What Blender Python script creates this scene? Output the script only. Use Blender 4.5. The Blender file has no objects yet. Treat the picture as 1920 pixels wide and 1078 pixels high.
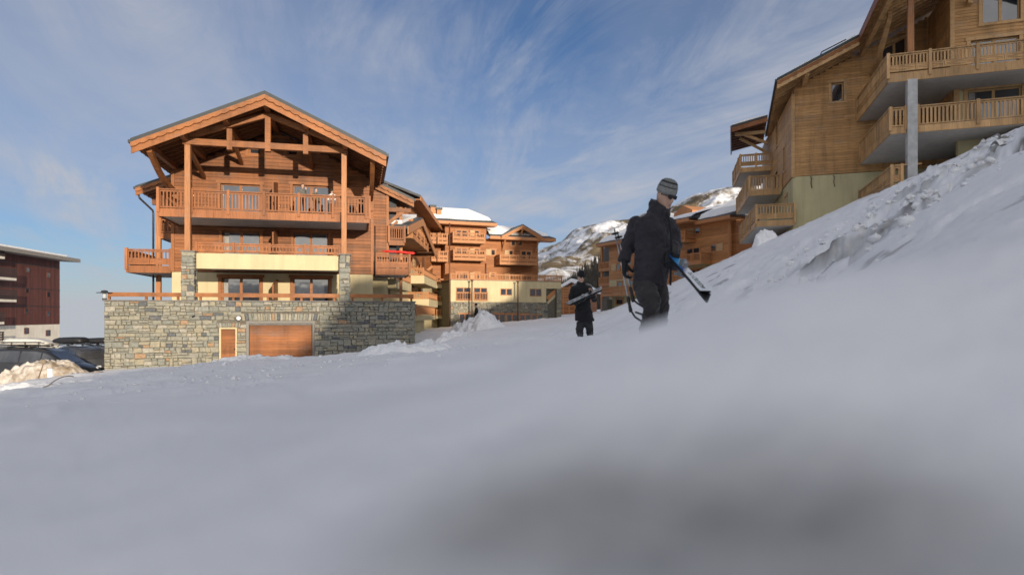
import bpy, bmesh, math, random
import numpy as np
from mathutils import Vector, Matrix, Euler
random.seed(7)
R = math.radians
SC = bpy.context.scene
COL = SC.collection
# ------------------------------------------------------------------ camera
cam_data = bpy.data.cameras.new('camera')
cam = bpy.data.objects.new('camera', cam_data); COL.objects.link(cam)
cam.location = (0, 0, 0); cam.rotation_euler = (R(90), 0, 0)
cam_data.lens = 22.5; cam_data.sensor_width = 36.0
cam_data.shift_y = 51.0 / 1920.0
cam_data.clip_start = 0.02; cam_data.clip_end = 9000
cam_data.dof.use_dof = True
cam_data.dof.focus_distance = 13.5
cam_data.dof.aperture_fstop = 1.35
SC.camera = cam
# ------------------------------------------------------------------ daylight
SUN_AZ, SUN_EL = R(26), R(7.2)          # low winter sun behind the camera, to its right
SUN_DIR = Vector((math.sin(SUN_AZ) * math.cos(SUN_EL), -math.cos(SUN_AZ) * math.cos(SUN_EL), math.sin(SUN_EL)))
sun_d = bpy.data.lights.new('sun', 'SUN'); sun_d.energy = 2.0; sun_d.angle = R(0.8); sun_d.color = (1.0, 0.86, 0.68)
sun = bpy.data.objects.new('sun', sun_d); COL.objects.link(sun)
sun.rotation_euler = SUN_DIR.to_track_quat('Z', 'Y').to_euler()
W = bpy.data.worlds.new('World'); SC.world = W; W.use_nodes = True
wn, wl = W.node_tree.nodes, W.node_tree.links
wn.clear()
def nd(nodes, t, **kw):
    n = nodes.new(t)
    for k, v in kw.items():
        if k.startswith('i_'): n.inputs[k[2:].replace('_', ' ')].default_value = v
        elif k.startswith('n_'): n.inputs[int(k[2:])].default_value = v
        else: setattr(n, k, v)
    return n
def ramp(nodes, stops, interp='LINEAR'):
    r = nodes.new('ShaderNodeValToRGB'); r.color_ramp.interpolation = interp
    e = r.color_ramp.elements
    while len(e) < len(stops): e.new(0.5)
    for i, (p, c) in enumerate(stops):
        e[i].position = p
        e[i].color = (c, c, c, 1) if isinstance(c, (int, float)) else (*c, 1)
    return r
sky = nd(wn, 'ShaderNodeTexSky', sky_type='NISHITA', sun_disc=False, sun_elevation=SUN_EL,
         sun_rotation=math.pi - SUN_AZ, altitude=1800.0, air_density=1.0, dust_density=0.7, ozone_density=3.0)
tc = nd(wn, 'ShaderNodeTexCoord')
sep = nd(wn, 'ShaderNodeSeparateXYZ'); wl.new(tc.outputs['Generated'], sep.inputs[0])
def wmath(op, a, b=None, c=None):
    m = nd(wn, 'ShaderNodeMath', operation=op)
    for i, v in enumerate((a, b, c)):
        if v is None: continue
        if isinstance(v, (int, float)): m.inputs[i].default_value = v
        else: wl.new(v, m.inputs[i])
    return m.outputs[0]
up = nd(wn, 'ShaderNodeCombineXYZ'); wl.new(sep.outputs['X'], up.inputs[0]); wl.new(sep.outputs['Y'], up.inputs[1])
wl.new(wmath('MAXIMUM', sep.outputs['Z'], 0.012), up.inputs[2]); wl.new(up.outputs[0], sky.inputs['Vector'])   # the haze below the horizon goes on as at the horizon
zz = wmath('ADD', wmath('MAXIMUM', sep.outputs['Z'], 0.0), 0.16)
cmb = nd(wn, 'ShaderNodeCombineXYZ')
wl.new(wmath('DIVIDE', sep.outputs['X'], zz), cmb.inputs[0]); wl.new(wmath('DIVIDE', sep.outputs['Y'], zz), cmb.inputs[1])
def wnoise(rot, scale, ns, det, rough, dist, off=(0, 0, 0)):
    m0 = nd(wn, 'ShaderNodeMapping'); m0.inputs['Rotation'].default_value = (0, 0, R(rot)); wl.new(cmb.outputs[0], m0.inputs[0])
    mp = nd(wn, 'ShaderNodeMapping'); mp.inputs['Scale'].default_value = scale
    mp.inputs['Location'].default_value = off
    wl.new(m0.outputs[0], mp.inputs[0])
    n = nd(wn, 'ShaderNodeTexNoise', noise_dimensions='3D')
    n.inputs['Scale'].default_value = ns; n.inputs['Detail'].default_value = det
    n.inputs['Roughness'].default_value = rough; n.inputs['Distortion'].default_value = dist
    wl.new(mp.outputs[0], n.inputs['Vector']); return n.outputs['Fac']
streak = wnoise(-24, (1.7, 0.5, 1), 1.15, 10, 0.66, 1.5, (0.4, 0.9, 0))            # fibrous cirrus
veil = wnoise(35, (1.0, 0.55, 1), 0.7, 5, 0.55, 0.5, (5.1, 1.7, 0))  # broad soft veils
patch = wnoise(20, (1, 1, 1), 0.5, 2, 0.5, 0.0, (7.3, 2.2, 0))
mott = wnoise(10, (1, .8, 1), 2.6, 8, 0.62, 0.6, (1.3, 4.2, 0)); rm_ = ramp(wn, [(0.34, 0.35), (0.62, 1.15)]); wl.new(mott, rm_.inputs[0])
rs = ramp(wn, [(0.43, 0.0), (0.75, 1.0)]); wl.new(streak, rs.inputs[0])
rv = ramp(wn, [(0.34, 0.0), (0.72, 1.0)]); wl.new(veil, rv.inputs[0])
rp = ramp(wn, [(0.36, 0.15), (0.62, 1.0)]); wl.new(patch, rp.inputs[0])
cl = wmath('ADD', wmath('MULTIPLY', wmath('MULTIPLY', wmath('MULTIPLY', rs.outputs[0], rm_.outputs[0]), rp.outputs[0]), 0.80), wmath('MULTIPLY', rv.outputs[0], 0.6))
hz = ramp(wn, [(0.0, 0.46), (0.16, 0.20), (0.42, 0.06), (1.0, 0.0)])
wl.new(wmath('MAXIMUM', sep.outputs['Z'], 0.0), hz.inputs[0])
cl = wmath('MINIMUM', wmath('ADD', cl, hz.outputs[0]), 0.92)
tint = nd(wn, 'ShaderNodeMix', data_type='RGBA', blend_type='MULTIPLY'); tint.inputs[0].default_value = 1.0
wl.new(sky.outputs[0], tint.inputs[6]); tint.inputs[7].default_value = (0.31, 0.345, 0.395, 1)
mixc = nd(wn, 'ShaderNodeMix', data_type='RGBA')
# thin ice cloud scatters forward: it is brighter on the sun's side of the sky
dt = nd(wn, 'ShaderNodeVectorMath', operation='DOT_PRODUCT'); wl.new(tc.outputs['Generated'], dt.inputs[0]); dt.inputs[1].default_value = SUN_DIR
fw = wmath('MULTIPLY', wmath('ADD', dt.outputs['Value'], 1.0), 0.5)
fw = wmath('ADD', wmath('MULTIPLY', wmath('MULTIPLY', fw, wmath('MULTIPLY', fw, fw)), 4.5), 1.0)
ccol = nd(wn, 'ShaderNodeMix', data_type='RGBA', blend_type='MULTIPLY'); ccol.inputs[0].default_value = 1.0
ccol.inputs[6].default_value = (1.50, 1.56, 1.74, 1)
gl_ = nd(wn, 'ShaderNodeCombineXYZ')
for i_, k_ in enumerate((1.0, 0.87, 0.66)): wl.new(wmath('ADD', wmath('MULTIPLY', wmath('SUBTRACT', fw, 1.0), k_), 1.0), gl_.inputs[i_])
wl.new(gl_.outputs[0], ccol.inputs[7])
wl.new(cl, mixc.inputs[0]); wl.new(tint.outputs[2], mixc.inputs[6]); wl.new(ccol.outputs[2], mixc.inputs[7])
bg = nd(wn, 'ShaderNodeBackground'); bg.inputs[1].default_value = 0.12
wl.new(mixc.outputs[2], bg.inputs[0])
wo = nd(wn, 'ShaderNodeOutputWorld'); wl.new(bg.outputs[0], wo.inputs[0])
# ------------------------------------------------------------------ exposure
SC.view_settings.view_transform = 'Standard'; SC.view_settings.look = 'None'
SC.view_settings.exposure = 1.42; SC.view_settings.gamma = 1.0
try: SC.view_settings.use_curve_mapping = False
except Exception: pass
SC.cycles.use_denoising = True
try: SC.cycles.denoiser = 'OPENIMAGEDENOISE'
except Exception: pass
SC.cycles.max_bounces = 6; SC.cycles.diffuse_bounces = 3; SC.cycles.glossy_bounces = 3
SC.cycles.transparent_max_bounces = 6; SC.cycles.caustics_reflective = False; SC.cycles.caustics_refractive = False

# ------------------------------------------------------------------ helpers
def tag(o, label=None, cat=None, group=None, kind=None):
    if label: o['label'] = label
    if cat: o['category'] = cat
    if group: o['group'] = group
    if kind: o['kind'] = kind
    return o
def empty(name, loc=(0, 0, 0), rz=0.0):
    o = bpy.data.objects.new(name, None); COL.objects.link(o)
    o.location = loc; o.rotation_euler = (0, 0, rz); o.empty_display_size = 0.3
    return o
class MB:
    """collects solids and links them as ONE mesh object"""
    def __init__(s): s.v = []; s.f = []; s.sm = []
    def add(s, vs, fs, smooth=False):
        n = len(s.v); s.v += [tuple(v) for v in vs]; s.f += [tuple(i + n for i in f) for f in fs]; s.sm += [smooth] * len(fs); return s
    def box(s, x0, x1, y0, y1, z0, z1):
        return s.add([(x0, y0, z0), (x1, y0, z0), (x1, y1, z0), (x0, y1, z0), (x0, y0, z1), (x1, y0, z1), (x1, y1, z1), (x0, y1, z1)],
                     [(0, 3, 2, 1), (4, 5, 6, 7), (0, 1, 5, 4), (1, 2, 6, 5), (2, 3, 7, 6), (3, 0, 4, 7)])
    def prism(s, poly, d, axis):
        """poly = 2D outline; axis 'y': (x,z) outline pushed along y from d0 to d1; 'z': (x,y) outline; 'x': (y,z) outline"""
        n = len(poly); a, b = d
        area = sum(poly[i][0] * poly[(i + 1) % n][1] - poly[(i + 1) % n][0] * poly[i][1] for i in range(n))
        if area < 0: poly = poly[::-1]
        m = {'y': lambda p, t: (p[0], t, p[1]), 'z': lambda p, t: (p[0], p[1], t), 'x': lambda p, t: (t, p[0], p[1])}[axis]
        vs = [m(p, a) for p in poly] + [m(p, b) for p in poly]
        fs = [tuple(range(n)), tuple(range(2 * n - 1, n - 1, -1))] + [(i, i + n, (i + 1) % n + n, (i + 1) % n) for i in range(n)]
        if axis in 'zx': fs = [f[::-1] for f in fs]
        return s.add(vs, fs)
    def beam(s, p0, p1, wd, ht, up=(0, 0, 1)):
        p0, p1 = Vector(p0), Vector(p1); d = (p1 - p0).normalized(); up = Vector(up)
        x = d.cross(up)
        if x.length < 1e-4: x = d.cross(Vector((1, 0, 0)))
        x.normalize(); y = x.cross(d); x *= wd / 2; y *= ht / 2
        vs = [p0 - x - y, p0 + x - y, p0 + x + y, p0 - x + y, p1 - x - y, p1 + x - y, p1 + x + y, p1 - x + y]
        return s.add(vs, [(0, 1, 2, 3), (7, 6, 5, 4), (0, 4, 5, 1), (1, 5, 6, 2), (2, 6, 7, 3), (3, 7, 4, 0)])
    def tube(s, pts, r, n=8, cap=True):
        pts = [Vector(p) for p in pts]; rs = r if isinstance(r, (list, tuple)) else [r] * len(pts)
        vs = []; ref = None
        for i, p in enumerate(pts):
            d = (pts[min(i + 1, len(pts) - 1)] - pts[max(i - 1, 0)]).normalized()
            if ref is None or abs(ref.dot(d)) > 0.95: ref = Vector((0, 0, 1)) if abs(d.z) < 0.9 else Vector((1, 0, 0))
            x = d.cross(ref).normalized(); y = x.cross(d); ref = y
            for k in range(n):
                a = 2 * math.pi * k / n; vs.append(p + x * rs[i] * math.cos(a) + y * rs[i] * math.sin(a))
        fs = []
        for i in range(len(pts) - 1):
            for k in range(n): fs.append((i * n + k, i * n + (k + 1) % n, (i + 1) * n + (k + 1) % n, (i + 1) * n + k))
        s.add(vs, fs, True)
        if cap:
            m = len(s.v) - len(vs)
            s.f.append(tuple(m + k for k in range(n - 1, -1, -1))); s.f.append(tuple(m + (len(pts) - 1) * n + k for k in range(n))); s.sm += [False] * 2
        return s
    def loft(s, rings, cap=True, smooth=True):
        n = len(rings[0]); vs = [p for r in rings for p in r]; fs = []
        for i in range(len(rings) - 1):
            for k in range(n): fs.append((i * n + k, i * n + (k + 1) % n, (i + 1) * n + (k + 1) % n, (i + 1) * n + k))
        m = len(s.v); s.add(vs, fs, smooth)
        if cap:
            s.f.append(tuple(m + k for k in range(n - 1, -1, -1))); s.f.append(tuple(m + (len(rings) - 1) * n + k for k in range(n))); s.sm += [smooth] * 2
        return s
    def ball(s, c, rx, ry=None, rz=None, n=12, m=8):
        ry = ry or rx; rz = rz or rx; rings = []
        for i in range(m + 1):
            t = math.pi * (i + 0.02 if i == 0 else (i - 0.02 if i == m else i)) / m
            rings.append([(c[0] + rx * math.sin(t) * math.cos(2 * math.pi * k / n), c[1] + ry * math.sin(t) * math.sin(2 * math.pi * k / n), c[2] - rz * math.cos(t)) for k in range(n)])
        return s.loft(rings)
    def mesh(s, name, mat):
        me = bpy.data.meshes.new(name); me.from_pydata(s.v, [], s.f); me.update()
        if any(s.sm): me.polygons.foreach_set('use_smooth', s.sm)
        if mat: me.materials.append(mat)
        return me
    def build(s, name, mat, parent=None, loc=None, rz=None):
        o = bpy.data.objects.new(name, s.mesh(name, mat)); COL.objects.link(o)
        if parent: o.parent = parent
        if loc: o.location = loc
        if rz is not None: o.rotation_euler = (0, 0, rz)
        return o
_unit = {}
def brick_box(name, mat, parent, c, size, rz=0.0, ry=0.0, rx=0.0):
    """one plank, post, baluster: a copy of a shared unit box"""
    key = (name, mat.name)
    if key not in _unit: _unit[key] = MB().box(-.5, .5, -.5, .5, -.5, .5).mesh(name, mat)
    o = bpy.data.objects.new(name, _unit[key]); COL.objects.link(o)
    o.parent = parent; o.location = c; o.scale = size; o.rotation_euler = (rx, ry, rz)
    return o
F_, CX_, HY_ = 1200.0, 960.0, 590.0
class Frame:
    """a building's own axes: u along its facade, w into the building, z up; survey() reads a facade position off a sight line"""
    def __init__(s, px, Y, th): s.ox = (px - CX_) / F_ * Y; s.oy = Y; s.t = R(th)
    def survey(s, w, px, py):
        c, n = math.cos(s.t), math.sin(s.t); x0, y0 = s.ox - n * w, s.oy + c * w; k = (px - CX_) / F_
        u = (k * y0 - x0) / (c - k * n); return u, (HY_ - py) / F_ * (y0 + n * u)
    def rect(s, w, x0, x1, y0, y1):
        """facade rectangle seen between two columns and two rows -> u0,u1,z0,z1"""
        a = s.survey(w, x0, (y0 + y1) / 2); b = s.survey(w, x1, (y0 + y1) / 2); m = (x0 + x1) / 2
        zt, zb = s.survey(w, m, y0)[1], s.survey(w, m, y1)[1]
        return a[0], b[0], zb, zt
    def world(s, u, w):
        c, n = math.cos(s.t), math.sin(s.t); return s.ox + c * u - n * w, s.oy + n * u + c * w
    def empty(s, name, k=1.0):
        e = empty(name, (s.ox * k, s.oy * k, 0), s.t); e.scale = (k, k, k); return e
def at(px, py, Y): return Vector(((px - CX_) / F_ * Y, Y, (HY_ - py) / F_ * Y))

# ------------------------------------------------------------------ materials
def newmat(name):
    m = bpy.data.materials.new(name); m.use_nodes = True
    n, l = m.node_tree.nodes, m.node_tree.links; b = n['Principled BSDF']
    return m, n, l, b
def pos(n, l, scale=(1, 1, 1)):
    g = nd(n, 'ShaderNodeNewGeometry'); mp = nd(n, 'ShaderNodeMapping'); mp.inputs['Scale'].default_value = scale
    l.new(g.outputs['Position'], mp.inputs[0]); return mp.outputs[0]
def noise(n, l, vec, scale, det=4, rough=0.55, dist=0.0):
    t = nd(n, 'ShaderNodeTexNoise'); t.inputs['Scale'].default_value = scale; t.inputs['Detail'].default_value = det
    t.inputs['Roughness'].default_value = rough; t.inputs['Distortion'].default_value = dist
    l.new(vec, t.inputs['Vector']); return t.outputs['Fac']
def mixrgb(n, l, fac, a, b, mode='MIX'):
    m = nd(n, 'ShaderNodeMix', data_type='RGBA', blend_type=mode)
    for i, v in ((0, fac), (6, a), (7, b)):
        if isinstance(v, (int, float)): m.inputs[i].default_value = v
        elif isinstance(v, tuple): m.inputs[i].default_value = (*v, 1)
        else: l.new(v, m.inputs[i])
    return m.outputs[2]
def mth(n, l, op, a, b=None):
    m = nd(n, 'ShaderNodeMath', operation=op)
    for i, v in enumerate((a, b)):
        if v is None: continue
        if isinstance(v, (int, float)): m.inputs[i].default_value = v
        else: l.new(v, m.inputs[i])
    return m.outputs[0]
def bump(n, l, b, h, strength=0.3, dist=0.02):
    bp = nd(n, 'ShaderNodeBump'); bp.inputs['Strength'].default_value = strength; bp.inputs['Distance'].default_value = dist
    l.new(h, bp.inputs['Height']); l.new(bp.outputs[0], b.inputs['Normal'])
def plain(name, col, rough=0.6, metal=0.0, var=0.12, scale=6.0, spec=0.4, bumps=0.0):
    m, n, l, b = newmat(name)
    f = noise(n, l, pos(n, l), scale, 5)
    lo = tuple(c * (1 - var) for c in col); hi = tuple(min(1, c * (1 + var)) for c in col)
    r = ramp(n, [(0.3, lo), (0.7, hi)]); l.new(f, r.inputs[0]); l.new(r.outputs[0], b.inputs['Base Color'])
    b.inputs['Roughness'].default_value = rough; b.inputs['Metallic'].default_value = metal
    b.inputs['Specular IOR Level'].default_value = spec
    if bumps: bump(n, l, b, noise(n, l, pos(n, l), scale * 6, 4), bumps, 0.02)
    return m
def wood(name, col, var=0.35, along='h', rough=0.55, knots=True):
    m, n, l, b = newmat(name)
    sc = (0.7, 0.7, 16) if along == 'h' else (14, 14, 0.7)
    g = noise(n, l, pos(n, l, sc), 2.2, 6, 0.6, 0.4)
    c0 = tuple(c * (1 - 0.42) for c in col); c1 = tuple(min(1, c * 1.2) for c in col)
    r = ramp(n, [(0.28, c0), (0.5, col), (0.75, c1)]); l.new(g, r.inputs[0])
    oi = nd(n, 'ShaderNodeObjectInfo')
    rv = ramp(n, [(0.0, 1 - var), (1.0, 1 + var * 0.55)]); l.new(oi.outputs['Random'], rv.inputs[0])
    c = mixrgb(n, l, 1.0, r.outputs[0], rv.outputs[0], 'MULTIPLY')
    big = noise(n, l, pos(n, l), 0.35, 3); rb = ramp(n, [(0.3, 0.86), (0.7, 1.1)]); l.new(big, rb.inputs[0])
    c = mixrgb(n, l, 1.0, c, rb.outputs[0], 'MULTIPLY')
    wz = noise(n, l, pos(n, l, (1.3, 1.3, .16)), 1.6, 5, .6); rz_ = ramp(n, [(.36, .74), (.52, 1.0), (.72, 1.1)]); l.new(wz, rz_.inputs[0])
    c = mixrgb(n, l, 1.0, c, rz_.outputs[0], 'MULTIPLY')
    gw = noise(n, l, pos(n, l, (.6, .6, 1.6)), 1.0, 6, .65); rg_ = ramp(n, [(.55, 0.0), (.80, .38)]); l.new(gw, rg_.inputs[0])
    c = mixrgb(n, l, rg_.outputs[0], c, tuple(.55 * col[0] + .02 for _ in range(3)))
    if knots:
        v = nd(n, 'ShaderNodeTexVoronoi'); v.inputs['Scale'].default_value = 1.0
        l.new(pos(n, l, (2.1, 2.1, 5.3) if along == 'h' else (6, 6, 2.2)), v.inputs['Vector'])
        rk = ramp(n, [(0.05, 0.45), (0.11, 1.0)]); l.new(v.outputs['Distance'], rk.inputs[0])
        c = mixrgb(n, l, 0.8, c, rk.outputs[0], 'MULTIPLY')
    l.new(c, b.inputs['Base Color']); b.inputs['Roughness'].default_value = rough
    b.inputs['Specular IOR Level'].default_value = 0.3
    bump(n, l, b, g, 0.25, 0.01)
    return m
def boards(name, col, h=0.19, vertical=False):
    """far-off cladding: board lines and per-board tone"""
    m, n, l, b = newmat(name)
    g = nd(n, 'ShaderNodeNewGeometry'); s = nd(n, 'ShaderNodeSeparateXYZ'); l.new(g.outputs['Position'], s.inputs[0])
    co = s.outputs['Z'] if not vertical else mth(n, l, 'ADD', s.outputs['X'], s.outputs['Y'])
    t = mth(n, l, 'DIVIDE', co, h); fl = mth(n, l, 'FLOOR', t); fr = mth(n, l, 'FRACT', t)
    w = nd(n, 'ShaderNodeTexWhiteNoise', noise_dimensions='1D'); l.new(fl, w.inputs['W'])
    rt = ramp(n, [(0.0, 0.72), (1.0, 1.15)]); l.new(w.outputs['Value'], rt.inputs[0])
    gr = noise(n, l, pos(n, l, (0.5, 0.5, 9) if not vertical else (6, 6, 0.35)), 2.0, 5)
    r = ramp(n, [(0.3, tuple(c * 0.68 for c in col)), (0.7, tuple(c * 1.15 for c in col))]); l.new(gr, r.inputs[0])
    c = mixrgb(n, l, 1.0, r.outputs[0], rt.outputs[0], 'MULTIPLY')
    gap = ramp(n, [(0.0, 0.4), (0.09, 1.0)]); l.new(fr, gap.inputs[0])
    c = mixrgb(n, l, 1.0, c, gap.outputs[0], 'MULTIPLY')
    l.new(c, b.inputs['Base Color']); b.inputs['Roughness'].default_value = 0.6; b.inputs['Specular IOR Level'].default_value = 0.25
    bump(n, l, b, gap.outputs[0], 0.4, 0.02)
    return m
def stone(name, island=False):
    m, n, l, b = newmat(name)
    if island:
        g = nd(n, 'ShaderNodeNewGeometry'); rnd = g.outputs['Random Per Island']
    else:
        oi = nd(n, 'ShaderNodeObjectInfo'); rnd = oi.outputs['Random']
    r = ramp(n, [(0.0, (0.232, 0.226, 0.186)), (0.2, (0.273, 0.258, 0.200)), (0.38, (0.206, 0.209, 0.180)), (0.5, (0.290, 0.264, 0.195)), (0.62, (0.249, 0.241, 0.200)),
                 (0.76, (0.319, 0.299, 0.249)), (0.865, (0.325, 0.215, 0.133)), (0.90, (0.110, 0.116, 0.122)), (0.94, (0.238, 0.241, 0.209))], 'CONSTANT')
    l.new(rnd, r.inputs[0])
    f = noise(n, l, pos(n, l), 9.0, 6, 0.65); rr = ramp(n, [(0.25, 0.66), (0.75, 1.3)]); l.new(f, rr.inputs[0])
    c = mixrgb(n, l, 1.0, r.outputs[0], rr.outputs[0], 'MULTIPLY')
    f2 = noise(n, l, pos(n, l), 3.0, 3); r2 = ramp(n, [(0.6, 0.0), (0.75, 0.5)]); l.new(f2, r2.inputs[0])
    c = mixrgb(n, l, r2.outputs[0], c, (.36, .25, .15))
    l.new(c, b.inputs['Base Color']); b.inputs['Roughness'].default_value = 0.85; b.inputs['Specular IOR Level'].default_value = 0.25
    bump(n, l, b, noise(n, l, pos(n, l), 22.0, 6, 0.7), 0.6, 0.03)
    return m
def render_wall(name, col):
    m, n, l, b = newmat(name)
    f = noise(n, l, pos(n, l), 0.8, 5); f2 = noise(n, l, pos(n, l, (2.5, 2.5, .25)), 1.2, 4)
    r = ramp(n, [(0.3, tuple(c * .9 for c in col)), (0.7, tuple(c * 1.05 for c in col))]); l.new(f, r.inputs[0])
    r2 = ramp(n, [(0.32, 0.88), (0.55, 1.0)]); l.new(f2, r2.inputs[0])
    l.new(mixrgb(n, l, 1.0, r.outputs[0], r2.outputs[0], 'MULTIPLY'), b.inputs['Base Color'])
    b.inputs['Roughness'].default_value = 0.9; b.inputs['Specular IOR Level'].default_value = 0.15
    bump(n, l, b, noise(n, l, pos(n, l), 60.0, 3), 0.3, 0.01)
    return m
def glass(name='window_glass'):
    m, n, l, b = newmat(name)
    f = noise(n, l, pos(n, l), 1.1, 2)
    r = ramp(n, [(0.35, (.012, .014, .017)), (0.7, (.05, .055, .065))]); l.new(f, r.inputs[0]); l.new(r.outputs[0], b.inputs['Base Color'])
    b.inputs['Roughness'].default_value = 0.04; b.inputs['IOR'].default_value = 1.9; b.inputs['Specular IOR Level'].default_value = 0.7
    bump(n, l, b, f, 0.06, 0.05)
    return m
def snow_mat(name, dirty=False, attr=None, fine=1.0):
    m, n, l, b = newmat(name)
    f = noise(n, l, pos(n, l), 1.6 * fine, 6, 0.6)
    r = ramp(n, [(0.3, (.84, .84, .845)), (0.7, (.92, .915, .905))]); l.new(f, r.inputs[0]); c = r.outputs[0]
    if attr:
        at_ = nd(n, 'ShaderNodeAttribute', attribute_name=attr)
        nb = noise(n, l, pos(n, l), 3.2, 7, 0.7)
        d = mth(n, l, 'MULTIPLY', at_.outputs['Fac'], mth(n, l, 'ADD', mth(n, l, 'MULTIPLY', nb, 1.5), 0.25))
        rd = ramp(n, [(0.08, 0.0), (0.75, 1.0)]); l.new(d, rd.inputs[0])
        nc = noise(n, l, pos(n, l), 6.0, 5); rc = ramp(n, [(0.3, (.075, .07, .062)), (0.7, (.21, .19, .165))]); l.new(nc, rc.inputs[0])
        c = mixrgb(n, l, rd.outputs[0], c, rc.outputs[0])
    if dirty:
        nb = noise(n, l, pos(n, l), 1.9, 7, 0.72); rd = ramp(n, [(0.34, 0.0), (0.60, 0.9)]); l.new(nb, rd.inputs[0])
        c = mixrgb(n, l, rd.outputs[0], c, (.30, .235, .16)); c = mixrgb(n, l, 1.0, c, (.78, .73, .66), 'MULTIPLY')
    l.new(c, b.inputs['Base Color']); b.inputs['Roughness'].default_value = 0.75; b.inputs['Specular IOR Level'].default_value = 0.25
    bump(n, l, b, noise(n, l, pos(n, l), 9.0 * fine, 6, 0.7), 0.45, 0.06)
    return m
WOOD = wood('larch_cladding', (.27, .098, .030), 0.34)
WOODV = wood('larch_post', (.40, .175, .070), 0.12, 'v')
WOODT = wood('larch_trim', (.31, .118, .038), 0.15)
WOODB = wood('larch_rail', (.32, .118, .040), 0.2, 'v', knots=False)
WOODD = wood('rafter_wood', (.24, .090, .030), 0.2)
PINE = wood('pale_larch_cladding', (.53, .295, .118), 0.2)
PINET = wood('pale_larch_trim', (.54, .33, .15), 0.12)
PINEB = wood('pale_larch_rail', (.53, .32, .145), 0.22, 'v', knots=False)
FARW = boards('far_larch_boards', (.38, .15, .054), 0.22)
FARE = boards('far_larch_boards_for_shade', (.54, .255, .10), 0.22)  # lighter copy of the far boards, colour raised for the lodge in shade
FART = plain('far_trim_wood', (.43, .19, .075), 0.6)
SHUT = plain('shutter_wood', (.50, .33, .17), 0.6)
BROWN = boards('dark_red_boards', (.135, .048, .036), 0.16, True)
CREAM = render_wall('cream_render', (.56, .475, .29))
CREAMR = render_wall('pale_green_render', (.54, .485, .29))
OFFW = render_wall('off_white_render', (.78, .72, .60))
SOFF = render_wall('grey_soffit_render', (.52, .50, .46))
CONC = plain('raw_concrete', (.42, .42, .41), 0.85, var=0.2, scale=3.0, bumps=0.4)
STONE = stone('schist_stone'); STONEI = stone('schist_stone_small', True)
MORTAR = plain('wall_mortar', (.13, .118, .095), 0.95, var=0.3, scale=8)
COPE = plain('slate_coping', (.16, .15, .14), 0.8, var=0.2)
METAL = plain('dark_roof_metal', (.040, .045, .048), 0.55, 0.2, 0.1)
PIPE = plain('dark_downpipe', (.055, .045, .04), 0.4, 0.5)
COPPER = plain('brown_downpipe', (.13, .065, .045), 0.5, 0.3)
GLASS = glass()
CURT = plain('window_curtain', (.30, .29, .27), 0.9)
SNOWR = snow_mat('roof_snow')
TILE = boards('slate_roof_tiles', (.10, .105, .11), 0.2)
BLACK = plain('black_plastic', (.018, .018, .02), 0.5)
# ------------------------------------------------------------------ terrain
def _hash(ix, iy, seed):
    h = (ix.astype(np.int64) * 374761393 + iy.astype(np.int64) * 668265263 + seed * 1442695041) & 0xffffffff
    h = ((h ^ (h >> 13)) * 1274126177) & 0xffffffff
    return ((h ^ (h >> 16)) & 0xffff) / 65535.0
def vnoise(x, y, seed=0):
    x0, y0 = np.floor(x), np.floor(y); fx, fy = x - x0, y - y0
    fx = fx * fx * fx * (fx * (fx * 6 - 15) + 10); fy = fy * fy * fy * (fy * (fy * 6 - 15) + 10)
    a, b = _hash(x0, y0, seed), _hash(x0 + 1, y0, seed); c, d = _hash(x0, y0 + 1, seed), _hash(x0 + 1, y0 + 1, seed)
    return (a * (1 - fx) + b * fx) * (1 - fy) + (c * (1 - fx) + d * fx) * fy - 0.5
def fbm(x, y, oct=4, seed=0, gain=0.5):
    t = 0.0; a = 1.0
    for i in range(oct):
        t = t + a * vnoise(x * 2 ** i + 17.3 * i, y * 2 ** i - 9.1 * i, seed + i); a *= gain
    return t
def sst(a, b, x): t = np.clip((x - a) / (b - a), 0, 1); return t * t * (3 - 2 * t)
def smax(a, b, k): return np.logaddexp(a / k, b / k) * k
def smin(a, b, k): return -smax(-a, -b, k)
def segd(x, y, ax, ay, bx, by):
    t = np.clip(((x - ax) * (bx - ax) + (y - ay) * (by - ay)) / ((bx - ax) ** 2 + (by - ay) ** 2), 0, 1)
    return np.hypot(x - ax - t * (bx - ax), y - ay - t * (by - ay)), t
SQ = (math.cos(SUN_AZ), math.sin(SUN_AZ)); SA = (math.sin(SUN_AZ), -math.cos(SUN_AZ))
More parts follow.
